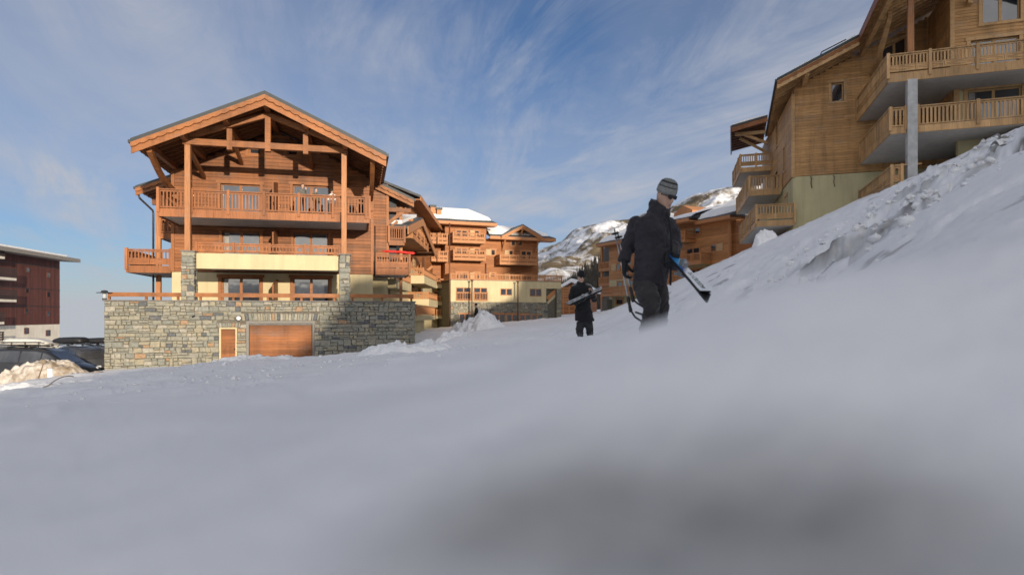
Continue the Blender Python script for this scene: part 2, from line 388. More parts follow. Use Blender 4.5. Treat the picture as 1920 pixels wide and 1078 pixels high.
def ground(x, y, detail=True):
    """height of the snow, and how dirty it is"""
    x = np.asarray(x, float); y = np.asarray(y, float)
    A = -0.75 + 0.085 * x
    A = np.maximum(A, -3.4)
    B = -0.26 + 0.45 * x - 0.06 * y
    B = B + 0.35 * sst(6, 0, y) * 0
    h = smax(A, B, 0.28)
    # hollow that the walkers stand in
    h = h - 0.62 * np.exp(-((x - 1.9) / 2.1) ** 2 - ((y - 7.0) / 3.2) ** 2) - 0.30 * np.exp(-((x - 2.2) / 2.0) ** 2 - ((y - 14.5) / 4.0) ** 2)
    # garage forecourt and car park, lower than the snow bank in front of them
    fore = sst(20.5, 25.5, y) * sst(-2.2, -4.6, x) * sst(48, 40, y)
    h = h * (1 - fore) + fore * (-2.45 + 0.02 * (x + 12))
    park = sst(-18.8, -21.5, x) * sst(21, 26, y)
    h = h * (1 - park) + park * (-3.25)
    left = sst(15, 24, y) * sst(-13, -17, x)
    h = h - 0.55 * left * (1 - park) * (1 - fore)
    # ground drops away to the valley on the left
    h = h - 6 * sst(42, 62, y) * sst(-14, -26, x)
    h = h - 60 * sst(95, 170, y) * sst(-18, -60, x) - 60 * sst(-75, -150, x)
    # unseen hillside past the right edge and behind, ridge shaped to cast shade
    q = SQ[0] * x + SQ[1] * y; a = SA[0] * x + SA[1] * y
    Hs = np.interp(q, [-60, -8, -3.2, -1.5, 4.2, 7.8, 10, 14, 22, 30.6, 34.5, 43, 47, 200], [-4.6, -4.4, -3.7, -2.7, -2.5, 2.5, 2.8, 2.8, 2.3, 2.6, 23, 23, 6, 6])
    cap = Hs + math.tan(SUN_EL) * (a + 33.0)
    ridge = smin(cap, 60 + 0 * cap, 1.0)
    out = np.maximum(sst(0.0, 4.0, x - 0.86 * np.maximum(y, 0) - 0.4), sst(0.5, -6, y))
    ridge_h = cap - 0.0018 * (a - 38) ** 2 * (a > 38) - 0.0022 * (a - 38) ** 2 * (a <= 38)
    behind = np.maximum(A * 0 - 0.9 - 0.03 * np.abs(x), ridge_h)
    behind = np.where(a > 0, behind, smin(h, cap - 0.15, 0.25))
    mixo = smin(np.maximum(h, -0.9), cap - 0.02, 0.25)
    wa = sst(6, 30, a)
    h = h * (1 - out) + out * (mixo * (1 - wa) + behind * wa)
    # snow bank right in front of the lens, dropping away behind its lip
    lip = 1.25 + 0.22 * fbm(x * 1.3, 0 * y + 3.3, 2, 201)
    shelf = -0.155 + 0.052 * np.minimum(y, 1.6) + 0.10 * np.minimum(x, 0.2) + 0.02 * fbm(x * 2.2, y * 2.2, 3, 203) * sst(.25, .8, np.hypot(x, y)) - 1.2 * sst(0.0, 2.0, y - lip) - 3 * sst(2.5, 6, y) - 0.5 * sst(-1.6, -3.5, x)
    h = smax(h, shelf, 0.018)
    h = h + 0.070 * np.exp(-((x - 0.10) / 0.35) ** 2 - ((y - 0.60) / 0.30) ** 2) + 0.13 * np.clip(x - 0.19, 0, 0.6) * np.exp(-((y - 0.62) / 0.30) ** 2) + 0.080 * np.exp(-((x - 0.38) / 0.26) ** 2 - ((y - 0.60) / 0.28) ** 2)
    dirt = 0 * x
    if detail:
        r = np.hypot(x, y)
        near = sst(0.4, 3.0, r)
        h = h + near * (0.16 * fbm(x * 0.35, y * 0.35, 3, 3) * sst(2, 9, r) + 0.075 * fbm(x * 1.3, y * 1.3, 4, 11) * (0.25 + 1.3 * sst(-0.2, 0.3, fbm(x * 0.21 + 4, y * 0.21, 2, 13))))
        # wind-blown lips on the hill
        hill = sst(0.8, 3.0, x - 0.1 * y)
        st = fbm(x * 0.9 + y * 0.25, y * 0.9 - x * 0.5, 4, 21)
        lip = np.abs(st); h = h + hill * near * (0.055 * np.minimum(lip * 4, 1) - 0.03)
        # footprints and clods
        cl = fbm(x * 5.5, y * 5.5, 3, 31); h = h + near * 0.03 * sst(0.18, 0.42, cl) * sst(-0.12, 0.22, fbm(x * 0.33, y * 0.33, 2, 33))
        h = h + near * 0.012 * fbm(x * 13, y * 13, 2, 41) * sst(14, 5, r)
        # broken dirty ledges below the right-hand building
        d, t = segd(x, y, 4.3, 7.8, 6.4, 8.5)
        d2, t2 = segd(x, y, 5.7, 8.0, 9.2, 10.8)
        d3, t3 = segd(x, y, 3.3, 6.6, 4.6, 7.2); m = np.maximum(np.maximum(sst(1.2, 0.15, d), sst(1.7, 0.3, d2)), .7 * sst(.9, .1, d3))
        m = np.clip(m * (0.85 + 1.5 * fbm(x * 0.8, y * 0.8, 3, 55)), 0, 1)
        def ledge(px_, py_):
            s1 = fbm(px_ * 1.35 + 0.9 * py_, py_ * 1.6 - 0.65 * px_, 4, 61, 0.5) * 4.2; f0 = np.floor(s1)
            return (f0 + sst(0.62, 0.92, s1 - f0)) / 4.2
        step = ledge(x, y)
        h = h + m * 0.44 * step + m * 0.06 * fbm(x * 5, y * 5, 3, 71)
        face = np.abs(step - ledge(x - 0.05, y - 0.10)) + np.abs(step - ledge(x + 0.05, y + 0.08))
        brk = sst(-0.26, 0.06, fbm(x * 0.9 + 7, y * 0.9, 3, 87)); dirt = np.maximum(dirt, 1.0 * brk * m * sst(0.02, 0.11, face) * (0.75 + 0.5 * fbm(x * 2.2, y * 2.2, 3, 81)))
        dirt = np.maximum(dirt, 0.46 * m * sst(0.02, 0.3, fbm(x * 1.7, y * 1.7, 4, 83)))
        # boot prints and a pair of ski grooves across the flat
        for (ax, ay, bx, by, sp) in ((-3.2, 24, 1.2, 15.5, .62), (0.4, 27, 2.0, 15.5, .6), (-6.5, 15, -0.2, 11.5, .65), (1.9, 13.8, 1.5, 7.4, .6), (2.9, 13, 2.1, 8, .6), (-9, 19, -3, 18.2, .63)):
            L = math.hypot(bx - ax, by - ay); d_, t_ = segd(x, y, ax, ay, bx, by); on = d_ < .6
            if not on.any(): continue
            s_ = t_[on] * L; side_ = (x[on] - ax) * (by - ay) / L - (y[on] - ay) * (bx - ax) / L; k_ = np.round(s_ / sp); off = np.where(k_ % 2 == 0, .13, -.13)
            e_ = np.exp(-(((s_ - k_ * sp) / .15) ** 2) - (((side_ - off) / .075) ** 2)); rim_ = np.exp(-(((s_ - k_ * sp) / .23) ** 2) - (((side_ - off) / .14) ** 2))
            h[on] = h[on] - .085 * e_ + .03 * (rim_ - e_)
        for (ax, ay, bx, by) in ((-2.2, 30, 4.4, 12.5), (-1.2, 34, 7.5, 17)):
            for o_ in (0, .24):
                d_, t_ = segd(x, y, ax + o_, ay, bx + o_ + .12, by); h = h - .035 * np.exp(-(d_ / .055) ** 2)
        # scattered grit on the hill
        g = fbm(x * 1.9, y * 1.9, 4, 91); dirt = np.maximum(dirt, 0.5 * hill * near * sst(0.42, 0.56, g))
        # old grey stain in the mound at the photographer's feet
        stn = np.exp(-((x - 0.070 + 0.45 * (y - 0.335)) / 0.145) ** 2 - ((y - 0.285) / 0.125) ** 2)
        stn2 = np.exp(-((x + 0.02) / 0.065) ** 2 - ((y - 0.33) / 0.06) ** 2)
        stain = np.clip(1.05 * stn + 0.30 * stn2, 0, 1) * (0.86 + 0.45 * fbm(x * 9, y * 9, 3, 91))
        dirt = np.maximum(dirt, 0.64 * np.clip(stain, 0, 1))
        # slush on the lane by the garage
        lane = sst(22, 24.0, y) * sst(31, 29, y) * sst(-9, -13, x)
        dirt = np.maximum(dirt, lane * (0.3 + 0.8 * fbm(x * 0.5, y * 1.2, 3, 101)) * 0.8)
        # foot of the retaining bank next to the garage wall
        bk = np.exp(-((x + 3.6) / 1.2) ** 2 - ((y - 33) / 5.0) ** 2)
        dirt = np.maximum(dirt, 0.55 * bk * (0.6 + fbm(x * 1.5, y * 1.5, 3, 103)))
    return h, np.clip(dirt, 0, 1)
def gz(x, y): return float(ground(np.array([x]), np.array([y]))[0][0])
def grid_object(name, X, Y, Z, mat, closed=False, attr=None, kind='structure'):
    nr, nc = X.shape
    co = np.stack([X, Y, Z], -1).reshape(-1, 3).astype(np.float32)
    i = np.arange(nr - 1)[:, None]; j = np.arange(nc if closed else nc - 1)[None, :]
    a = i * nc + j; b_ = i * nc + (j + 1) % nc
    quads = np.stack([a, b_, b_ + nc, a + nc], -1).reshape(-1, 4).astype(np.int32)
    me = bpy.data.meshes.new(name); me.vertices.add(len(co)); me.vertices.foreach_set('co', co.ravel())
    me.loops.add(quads.size); me.loops.foreach_set('vertex_index', quads.ravel())
    me.polygons.add(len(quads)); me.polygons.foreach_set('loop_start', np.arange(0, quads.size, 4, dtype=np.int32))
    me.update(calc_edges=True); me.polygons.foreach_set('use_smooth', np.ones(len(quads), bool)); me.validate()
    if attr is not None:
        at_ = me.attributes.new(attr[0], 'FLOAT', 'POINT'); at_.data.foreach_set('value', attr[1].reshape(-1).astype(np.float32))
    me.materials.append(mat)
    o = bpy.data.objects.new(name, me); COL.objects.link(o)
    if kind: o['kind'] = kind
    return o
ang = np.concatenate([np.linspace(-43, 43, 860), np.linspace(43.8, 316.2, 90)]) * math.pi / 180
rad = np.concatenate([[0.004], np.geomspace(0.10, 260, 640)])
RR, AA = np.meshgrid(rad, ang, indexing='ij')
TX, TY = RR * np.sin(AA), RR * np.cos(AA)
TZ, TD = ground(TX, TY)
SNOWG = snow_mat('packed_snow', attr='dirt')
snow_ground = grid_object('snow_ground', TX, TY, TZ, SNOWG, True, ('dirt', TD))

# mountain flank behind the village
def mountain(name, pts, y0, y1, n, m, seed, mat, base_py=600):
    """pts: skyline (column,row) as read at distance y1; the flank rises from y0 to y1"""
    px = np.linspace(pts[0][0], pts[-1][0], n); py = np.interp(px, [p[0] for p in pts], [p[1] for p in pts])
    t = np.linspace(0, 1.25, m)[:, None]
    Yd = y0 + (y1 - y0) * t + 0 * px[None, :]
    X = (px[None, :] - CX_) / F_ * (y1 * 0.75 + 0.25 * Yd) + 0 * t
    top = (HY_ - py[None, :]) / F_ * y1
    base = -8.0
    prof = np.clip(t, 0, 1) ** 0.9; over = np.clip(t - 1, 0, 1)
    Z = base + (top - base) * prof - over * 500
    amp = top * 0.12 + 12
    Z = Z + amp * (fbm(X / 160, Yd / 160, 5, seed, 0.55)) * sst(0, 0.25, t) * np.where(t > 0.9, 0.35, 1.0)
    rg = np.abs(fbm(X / 70 + Z / 200, Z / 60, 4, seed + 9)); Z = Z - 14 * rg * sst(0, 0.2, t)
    return grid_object(name, X, Yd, Z, mat)
def mountain_mat():
    m, n, l, b = newmat('alpine_slope')
    g = nd(n, 'ShaderNodeNewGeometry'); s = nd(n, 'ShaderNodeSeparateXYZ'); l.new(g.outputs['Position'], s.inputs[0])
    v = pos(n, l, (1 / 60, 1 / 60, 1 / 60))
    a = noise(n, l, v, 1.2, 9, 0.66, 0.6)
    # streaks run down the fall line
    st = noise(n, l, pos(n, l, (1 / 26, 1 / 140, 1 / 34)), 1.0, 8, 0.7, 0.5)
    big = noise(n, l, v, 0.35, 4, 0.55)
    k = mth(n, l, 'ADD', mth(n, l, 'MULTIPLY', a, 0.5), mth(n, l, 'ADD', mth(n, l, 'MULTIPLY', st, 0.65), mth(n, l, 'MULTIPLY', big, 0.7)))
    rk = ramp(n, [(0.925, 0.0), (1.0, 1.0)]); rk.color_ramp.elements[0].position = 0.505; rk.color_ramp.elements[1].position = 0.575
    l.new(mth(n, l, 'MULTIPLY', k, 0.58), rk.inputs[0])
    gr = ramp(n, [(0.3, (.105, .088, .062)), (0.55, (.185, .14, .085)), (0.75, (.085, .08, .07))]); l.new(a, gr.inputs[0])
    c = mixrgb(n, l, rk.outputs[0], (.80, .82, .86), gr.outputs[0])
    l.new(c, b.inputs['Base Color']); b.inputs['Roughness'].default_value = 0.9; b.inputs['Specular IOR Level'].default_value = 0.1
    bump(n, l, b, mth(n, l, 'ADD', a, st), 0.8, 6.0)
    return m
MOUNT = mountain_mat()
mountain('mountain', [(880, 530), (960, 498), (1005, 470), (1045, 452), (1078, 430), (1100, 424), (1165, 414), (1215, 398), (1262, 380), (1330, 358), (1385, 347), (1500, 300), (1750, 215), (2100, 150)],
         330, 1500, 420, 260, 5, MOUNT)

# dark wood on the lower flank: far too many trunks to count
wm = MB(); rw = random.Random(4)
for i in range(1300):
    px = rw.uniform(1030, 1165); t = rw.random()
    lo = 610; hi = np.interp(px, [1030, 1060, 1100, 1135, 1165], [572, 545, 515, 490, 478])
    py = lo + (hi - lo) * t; Y = 200 + 160 * t
    p = at(px, py, Y); h = rw.uniform(5.5, 9.5); r = h * rw.uniform(.10, .16)
    n = 5; a0 = rw.random() * 6
    for lev in range(3):
        zb = p.z + h * (.12 + .26 * lev); zt = p.z + h * (.52 + .24 * lev); rr = r * (1 - .25 * lev)
        vs = [(p.x + rr * rw.uniform(.6, 1.2) * math.cos(a0 + 6.283 * k / n), p.y + rr * math.sin(a0 + 6.283 * k / n), zb + rw.uniform(-.3, .3)) for k in range(n)] + [(p.x, p.y, zt)]
        wm.add(vs, [(k, (k + 1) % n, n) for k in range(n)])
    wm.box(p.x - .1, p.x + .1, p.y - .1, p.y + .1, p.z - 3, p.z + h * .2)
CONI = plain('far_conifers', (.055, .048, .038), 0.9, var=0.5, scale=0.2)
tag(wm.build('forest', CONI), 'dark wood of bare and evergreen trees on the lower mountain flank', 'forest', kind='stuff')

# lumpy heaps of ploughed snow
def heap(name, cx, cy, lx, ly, h, rot, seed, mat, rough=0.35, nx=70, ny=46, sharp=1.0, label=None, kind='structure'):
    u = np.linspace(-1, 1, nx)[None, :] + 0 * np.linspace(0, 1, ny)[:, None]; v = np.linspace(-1, 1, ny)[:, None] + 0 * u
    c, s = math.cos(rot), math.sin(rot)
    X = cx + u * lx * c - v * ly * s; Y = cy + u * lx * s + v * ly * c
    g = ground(X, Y)[0]
    env = np.clip(1 - (u ** 2) ** 1.4, 0, 1) * np.clip(1 - (v ** 2) ** 1.3, 0, 1)
    nz = fbm(X * 1.1, Y * 1.1, 5, seed, 0.6); rd = 1 - 2 * np.abs(fbm(X * 2.0, Y * 2.0, 4, seed + 5, 0.6))
    Z = g - 0.25 + env * (h + 0.25) * (0.75 + 0.7 * nz * rough * 2 + 0.25 * rd * sharp) + 0.05 * env * fbm(X * 9, Y * 9, 3, seed + 8)
    X = X + 0.12 * fbm(Z * 4 + X, Y * 3, 3, seed + 3) * env; Y = Y + 0.12 * fbm(X * 3, Z * 4 + Y, 3, seed + 4) * env
    return grid_object(name, X, Y, Z, mat, kind=kind)
SNOWD = snow_mat('dirty_ploughed_snow', True); SNOWC = snow_mat('ploughed_snow', fine=2.0)
heap('snow_bank', -20.9, 27.2, 2.9, 1.0, 0.95, R(8), 7, SNOWD)
heap('snow_bank', -15.2, 25.0, 4.0, 0.8, 0.30, R(10), 9, SNOWD)
heap('snow_bank', -11.0, 15.0, 1.8, 0.9, 0.16, R(20), 12, SNOWC, sharp=.6)
heap('snow_bank', -2.7, 41.0, 2.5, 2.0, 1.05, R(5), 21, SNOWC, 0.38, 100, 70, 0.8)
heap('snow_bank', -5.2, 40.0, 3.4, 1.6, 0.65, R(15), 24, SNOWC, 0.4, 80, 50, 0.8)
heap('snow_bank', -4.6, 30.0, 2.6, 2.0, 0.9, R(50), 27, SNOWC, 0.4, 100, 70, 0.8)
heap('snow_bank', -7.6, 19.6, 2.6, 1.0, 0.06, R(4), 31, SNOWC, 0.5)
heap('snow_bank', -2.9, 17.5, 1.6, 0.7, 0.25, R(6), 33, SNOWC, 0.5)
heap('snow_bank', 13.2, 33.5, .7, .5, 0.7, R(10), 35, SNOWC, 0.5, 40, 30)
# loose clods on the slope
ck = MB(); rk_ = random.Random(11)
for i in range(760):
    if i < 520:
        t_ = rk_.random(); x, y = 3.6 + 6.2 * t_ + rk_.gauss(0, .9), 7.0 + 4.2 * t_ + rk_.gauss(0, .9)
    elif i < 640: x, y = rk_.uniform(-6, -1.5), rk_.uniform(27, 33)
    else: x, y = rk_.uniform(-9, -1), rk_.uniform(10, 20)
    s = rk_.uniform(.012, .05) * (1 + (rk_.random() < .12) * 1.0) * (1.1 if i >= 520 else 1); z = gz(x, y)
    n0 = len(ck.v); s *= .85
    ck.ball((x, y, z + s * .25), s, s * rk_.uniform(.7, 1.3), s * rk_.uniform(.5, .9), 7, 4)
    for q_ in range(n0, len(ck.v)): ck.v[q_] = tuple(c_ + s * rk_.uniform(-.22, .22) for c_ in ck.v[q_])
tag(ck.build('snow_clods', SNOWC), 'small broken clods of snow scattered over the slope', 'snow', kind='stuff')
# ------------------------------------------------------------------ builders shared by the chalets
def cut(u0, u1, z0, z1, ops):
    """free stretches of a row between the openings (a0,a1,b0,b1)"""
    seg = [(u0, u1)]
    for a0, a1, b0, b1 in ops:
        if b1 <= z0 + 0.02 or b0 >= z1 - 0.02: continue
        nx = []
        for s0, s1 in seg:
            if a1 <= s0 or a0 >= s1: nx.append((s0, s1)); continue
            if a0 > s0: nx.append((s0, a0))
            if a1 < s1: nx.append((a1, s1))
        seg = nx
    return [s for s in seg if s[1] - s[0] > 0.04]
def planks(parent, mat, u0, u1, z0, z1, w, h, ops=(), top=None, th=0.10, axis='u', seg=(2.6, 4.6), seed=1, wsign=1):
    """horizontal cladding boards, each its own object; 'top(u)' trims the rows under a gable; axis 'w' clads a side wall at u=w"""
    rnd = random.Random(seed); z = z0
    while z < z1 - 0.03:
        hh = min(h, z1 - z); a0, a1 = u0, u1
        if top:
            us = np.linspace(u0, u1, 240); ok = [u for u in us if top(u) >= z + hh]
            if not ok: break
            a0, a1 = min(ok), max(ok)
        for s0, s1 in cut(a0, a1, z, z + hh, ops):
            x = s0; first = True
            while x < s1 - 0.02:
                L = rnd.uniform(*seg) * (rnd.uniform(.3, 1) if first else 1); first = False
                e = min(s1, x + L)
                if s1 - e < 0.5: e = s1
                c = (x + e) / 2; off = rnd.uniform(-.004, .004)
                if axis == 'u': brick_box('plank', mat, parent, (c, w + th / 2 + off, z + hh / 2), (e - x - .006, th, hh - .014))
                else: brick_box('plank', mat, parent, (w + wsign * (th / 2 + off), c, z + hh / 2), (th, e - x - .006, hh - .014))
                x = e
        z += hh
def panel_wall(name, parent, mat, u0, u1, z0, z1, w0, w1, ops=()):
    """rendered wall with real openings"""
    us = sorted({u0, u1, *[min(max(v, u0), u1) for o in ops for v in o[:2]]}); zs = sorted({z0, z1, *[min(max(v, z0), z1) for o in ops for v in o[2:]]})
    m = MB()
    for i in range(len(us) - 1):
        for j in range(len(zs) - 1):
            cu, cz = (us[i] + us[i + 1]) / 2, (zs[j] + zs[j + 1]) / 2
            if any(o[0] < cu < o[1] and o[2] < cz < o[3] for o in ops): continue
            m.box(us[i], us[i + 1], w0, w1, zs[j], zs[j + 1])
    return m.build(name, mat, parent)
def window(parent, loc, rz, wd, ht, trim_mat, panes=2, kind='window', tw=0.15, proud=0.05, deep=0.10, sill=True, slant=0.0, curtain=False, sub=True, mull=0.07, hinge=0.0):
    """frame trim (the part) with sash and panes below it; own axes x across, y into the wall, z up; loc = lower left corner of the opening"""
    m = MB(); e = 0.07
    zt = ht + slant
    m.box(-tw, 0, -proud, 0.02, -0.02, ht if not slant else ht); m.box(wd, wd + tw, -proud, 0.02, -0.02, zt)
    if slant: m.prism([(-tw - e, ht), (wd + tw + e, zt), (wd + tw + e, zt + tw), (-tw - e, ht + tw)], (-proud - .015, 0.02), 'y')
    else: m.box(-tw - e, wd + tw + e, -proud - .015, 0.02, ht, ht + tw * 1.1)
    if sill: m.box(-tw - .03, wd + tw + .03, -proud - .03, 0.02, -0.02 - tw * .8, -0.02)
    f = m.build(kind, trim_mat, parent, loc, rz)
    s = MB(); b = 0.075; n = panes; y0, y1 = deep - 0.03, deep + 0.03
    s.box(0, b, y0, y1, 0, ht); s.box(wd - b, wd, y0, y1, 0, zt); s.box(b, wd - b, y0, y1, 0, b)
    if slant: s.prism([(b, ht - b), (wd - b, zt - b - slant * b / wd), (wd - b, zt), (b, ht)], (y0, y1), 'y')
    else: s.box(b, wd - b, y0, y1, ht - b, ht)
    for k in range(1, n):
        x = wd * k / n; s.box(x - mull, x + mull, y0 - .012, y1 - .006, b, ht - b + slant * k / n)
    s.build('sash', trim_mat, f)
    for k in range(n):
        x0 = b if k == 0 else wd * k / n + mull; x1 = wd - b if k == n - 1 else wd * (k + 1) / n - mull
        if slant:
            za, zb = ht - b + slant * x0 / wd, ht - b + slant * x1 / wd
            MB().prism([(x0, b), (x1, b), (x1, zb), (x0, za)], (deep, deep + .012), 'y').build('pane', GLASS, f)
        else: brick_box('pane', GLASS, f, ((x0 + x1) / 2, deep + .004, ht / 2), (x1 - x0, .012, ht - 2 * b))
    if curtain:
        c = MB(); N = 9; x0, x1 = b + .02, b + (wd / n) * .26
        vs = [(x0 + (x1 - x0) * i / N, deep - .012 - .008 * (i % 2), z) for z in (b + .02, ht - b - .02) for i in range(N + 1)]
        c.add(vs, [(i, i + 1, i + N + 2, i + N + 1) for i in range(N)]); c.build('curtain', CURT, f)
    return f
def railing(bal, path, z, mat, style='plain', hgt=1.08, skirt=(-.34, .0), posts=(), bw=0.045, pitch=0.155, joined=False, post=0.12, endposts=(True, True), skirt_mat=None, capw=.14):
    """posts, handrail, rails, balusters and skirt along a path of (u,w); every stick its own object unless 'joined'"""
    jm = MB(); sm = MB(); skm = MB(); acc = 0.0
    total = sum(math.dist(path[i], path[i + 1]) for i in range(len(path) - 1))
    for i in range(len(path) - 1):
        p, q = path[i], path[i + 1]; L = math.dist(p, q); rz = math.atan2(q[1] - p[1], q[0] - p[0]); d = ((q[0] - p[0]) / L, (q[1] - p[1]) / L)
        nx, ny = d[1], -d[0]
        mid = lambda t: (p[0] + d[0] * t, p[1] + d[1] * t)
        cx, cy = mid(L / 2)
        def bar(name, zz, wd, ht, off=0.0, length=L, c=(cx, cy)):
            if joined: sm.beam((c[0] - d[0] * length / 2 + nx * off, c[1] - d[1] * length / 2 + ny * off, z + zz), (c[0] + d[0] * length / 2 + nx * off, c[1] + d[1] * length / 2 + ny * off, z + zz), wd, ht)
            else: brick_box(name, mat, bal, (c[0] + nx * off, c[1] + ny * off, z + zz), (length, wd, ht), rz)
        bar('handrail', hgt - .03, capw, .06)
        lo = .14 if style == 'plain' else .50
        bar('rail', hgt - .115, .06, .07); bar('rail', lo - .035, .06, .07)
        if style == 'panel':
            # upper balusters, a boarded panel with a chevron moulding, an open gap, then the skirt
            npan = max(1, round(L / 1.35)); pl = L / npan
            for k in range(npan):
                c = mid(pl * (k + .5)); bar('panel', .325, .035, .24, 0, pl - .1, c)
                a = mid(pl * k + .1); b_ = mid(pl * (k + 1) - .1); mm = mid(pl * (k + .5))
                for (e0, z0, e1, z1) in ((a, .34, mm, .40), (mm, .40, b_, .34), (a, .31, mm, .25), (mm, .25, b_, .31)):
                    sm.beam((e0[0] + nx * .03, e0[1] + ny * .03, z + z0), (e1[0] + nx * .03, e1[1] + ny * .03, z + z1), .03, .025)
                if k: bar('stile', .33, .07, .30, .004, .08, mid(pl * k))
            bar('rail', .185, .06, .06)
        n = max(1, int(L / pitch)); st = L / n
        for k in range(n):
            c = mid(st * (k + .5)); z0, z1 = lo, hgt - .15
            if joined: jm.box(c[0] - bw / 2, c[0] + bw / 2, c[1] - bw / 2, c[1] + bw / 2, z + z0, z + z1)
            else: brick_box('baluster', mat, bal, (c[0], c[1], z + (z0 + z1) / 2), (bw * 1.25, bw * .7, z1 - z0), rz)
        pts = [t for t in posts if acc - .01 <= t <= acc + L - .01]
        if i > 0 or endposts[0]: pts.append(acc)
        if i == len(path) - 2 and endposts[1]: pts.append(acc + L)
        for t in pts:
            c = mid(t - acc); zb = skirt[0] if style == 'plain' else skirt[0] - .02
            if joined: sm.box(c[0] - post / 2, c[0] + post / 2, c[1] - post / 2, c[1] + post / 2, z + zb, z + hgt + .04)
            else: brick_box('post', mat, bal, (c[0] + nx * .035, c[1] + ny * .035, z + (zb * (.45) + hgt + .05) / 2), (post, post, hgt + .05 - zb * .45), rz)
        # skirt board hiding the slab edge
        zc, zh = (skirt[0] + skirt[1]) / 2, skirt[1] - skirt[0]
        if joined: sm.beam((p[0], p[1], z + zc), (q[0], q[1], z + zc), .07, zh)
        else:
            N = max(1, round(L / 2.6)); l_ = L / N
            for k in range(N): brick_box('skirt_board', skirt_mat or mat, bal, (*mid(l_ * (k + .5)), z + zc), (l_ - .008, .07, zh), rz)
        acc += L
    if jm.v: jm.build('baluster_row', mat, bal)['kind'] = 'stuff'
    if sm.v: sm.build('rail_frame' if joined else 'moulding', mat, bal)
def balcony(parent, poly, z, th, mat_slab=None):
    return MB().prism(poly, (z - th, z), 'z').build('balcony', mat_slab or SOFF, parent)
def scallop(u0, z0, u1, z1, drop, n=14):
    """lower edge of a wavy barge board"""
    pts = []
    L = math.dist((u0, z0), (u1, z1)); N = max(2, int(L / .42)); k = 6
    for i in range(N * k + 1):
        t = i / (N * k); pts.append((u0 + (u1 - u0) * t, z0 + (z1 - z0) * t - drop - .055 * abs(math.sin(math.pi * N * t)) + .0))
    return pts
def gable_roof(parent, ua, za, uL, uR, m, w0, w1, trim, deck_mat, metal=METAL, th=0.16, fascia=.42, rafters=True, raf_from=None, mR=None, back_fascia=False, gutter=True, name='roof', step=.62):
    """two slopes meeting at (ua,za); uL,uR eave ends; front edge w0, back w1; returns the roof part"""
    mR = mR or m
    zL, zR = za - m * (ua - uL), za - mR * (uR - ua)
    k = math.hypot(1, m); kR = math.hypot(1, mR)
    top = MB().prism([(uL, zL), (ua, za), (uR, zR), (uR, zR - th * kR), (ua, za - th * k), (uL, zL - th * k)], (w0, w1), 'y')
    rf = top.build(name, metal, parent)
    z2 = lambda d: [(uL, zL - d * k), (ua, za - d * k), (uR, zR - d * kR)]
    a, b = z2(th + .003), z2(th + .045)
    MB().prism(a + b[::-1], (w0 + .03, w1 - .03), 'y').build('roof_deck', deck_mat, rf)
    # barge boards with the scalloped upper board in front
    for (u0, z0, u1, z1, kk) in ((uL + .02, zL, ua, za, k), (ua, za, uR - .02, zR, kR)):
        lo = [(u0, z0 - (th + fascia) * kk), (u1, z1 - (th + fascia) * kk)]
        MB().prism([(u0, z0 - (th + .004) * kk), (u1, z1 - (th + .004) * kk), lo[1], lo[0]], (w0 + .055, w0 + .10), 'y').build('barge_board', trim, rf)
        up = [(u0, z0 - (th + .004) * kk), (u1, z1 - (th + .004) * kk)]; sc = scallop(u0, z0 - th * kk, u1, z1 - th * kk, fascia * .40)
        MB().prism(up + sc[::-1], (w0 - .05, w0 + .052), 'y').build('scalloped_board', trim, rf)
    if rafters:
        w = raf_from if raf_from is not None else w0 + .55
        e = th + .045
        while w < (rafters if not isinstance(rafters, bool) else w1):
            for (u0, z0, u1, z1, kk) in ((uL + .1, zL + .1 * m, ua - .02, za - .02 * m, k), (ua + .02, za - .02 * mR, uR - .1, zR + .1 * mR, kR)):
                MB().prism([(u0, z0 - (e + .003) * kk), (u1, z1 - (e + .003) * kk), (u1, z1 - (e + .17) * kk), (u0, z0 - (e + .17) * kk)], (w, w + .10), 'y').build('rafter', deck_mat, rf)
            w += step
    if gutter:
        for uu, z in ((uL, zL), (uR, zR)):
            sgn = -1 if uu == uL else 1
            MB().box(min(uu, uu + sgn * .11), max(uu, uu + sgn * .11), w0 + .05, w1, z - th - .02, z - .05).build('gutter', metal, rf)
    return rf
def purlin(parent, u, z, w0, w1, mat, wd=.24, ht=.34):
    """roof beam running into the building with a rounded carved end"""
    prof = [(w1, z), (w0, z), (w0 - .02, z - ht * .25), (w0 + .05, z - ht * .55), (w0 + .04, z - ht * .8), (w0 + .16, z - ht), (w1, z - ht)]
    return MB().prism(prof, (u - wd / 2, u + wd / 2), 'x').build('purlin', mat, parent)
def strut(parent, u, wA, zA, wB, zB, mat, wd=.22, ht=.24, bow=.12, n=7):
    """curved bracket in a vertical plane of constant u, from the wall (wB,zB) up to the beam (wA,zA)"""
    A, B = [], []
    dx, dz = wB - wA, zB - zA; L = math.hypot(dx, dz); nx, nz = -dz / L, dx / L
    for i in range(n + 1):
        t = i / n; s = math.sin(math.pi * t) * bow
        A.append((wA + dx * t + nx * (s + ht / 2), zA + dz * t + nz * (s + ht / 2))); B.append((wA + dx * t + nx * (s - ht / 2), zA + dz * t + nz * (s - ht / 2)))
    return MB().prism(A + B[::-1], (u - wd / 2, u + wd / 2), 'x').build('bracket', mat, parent)
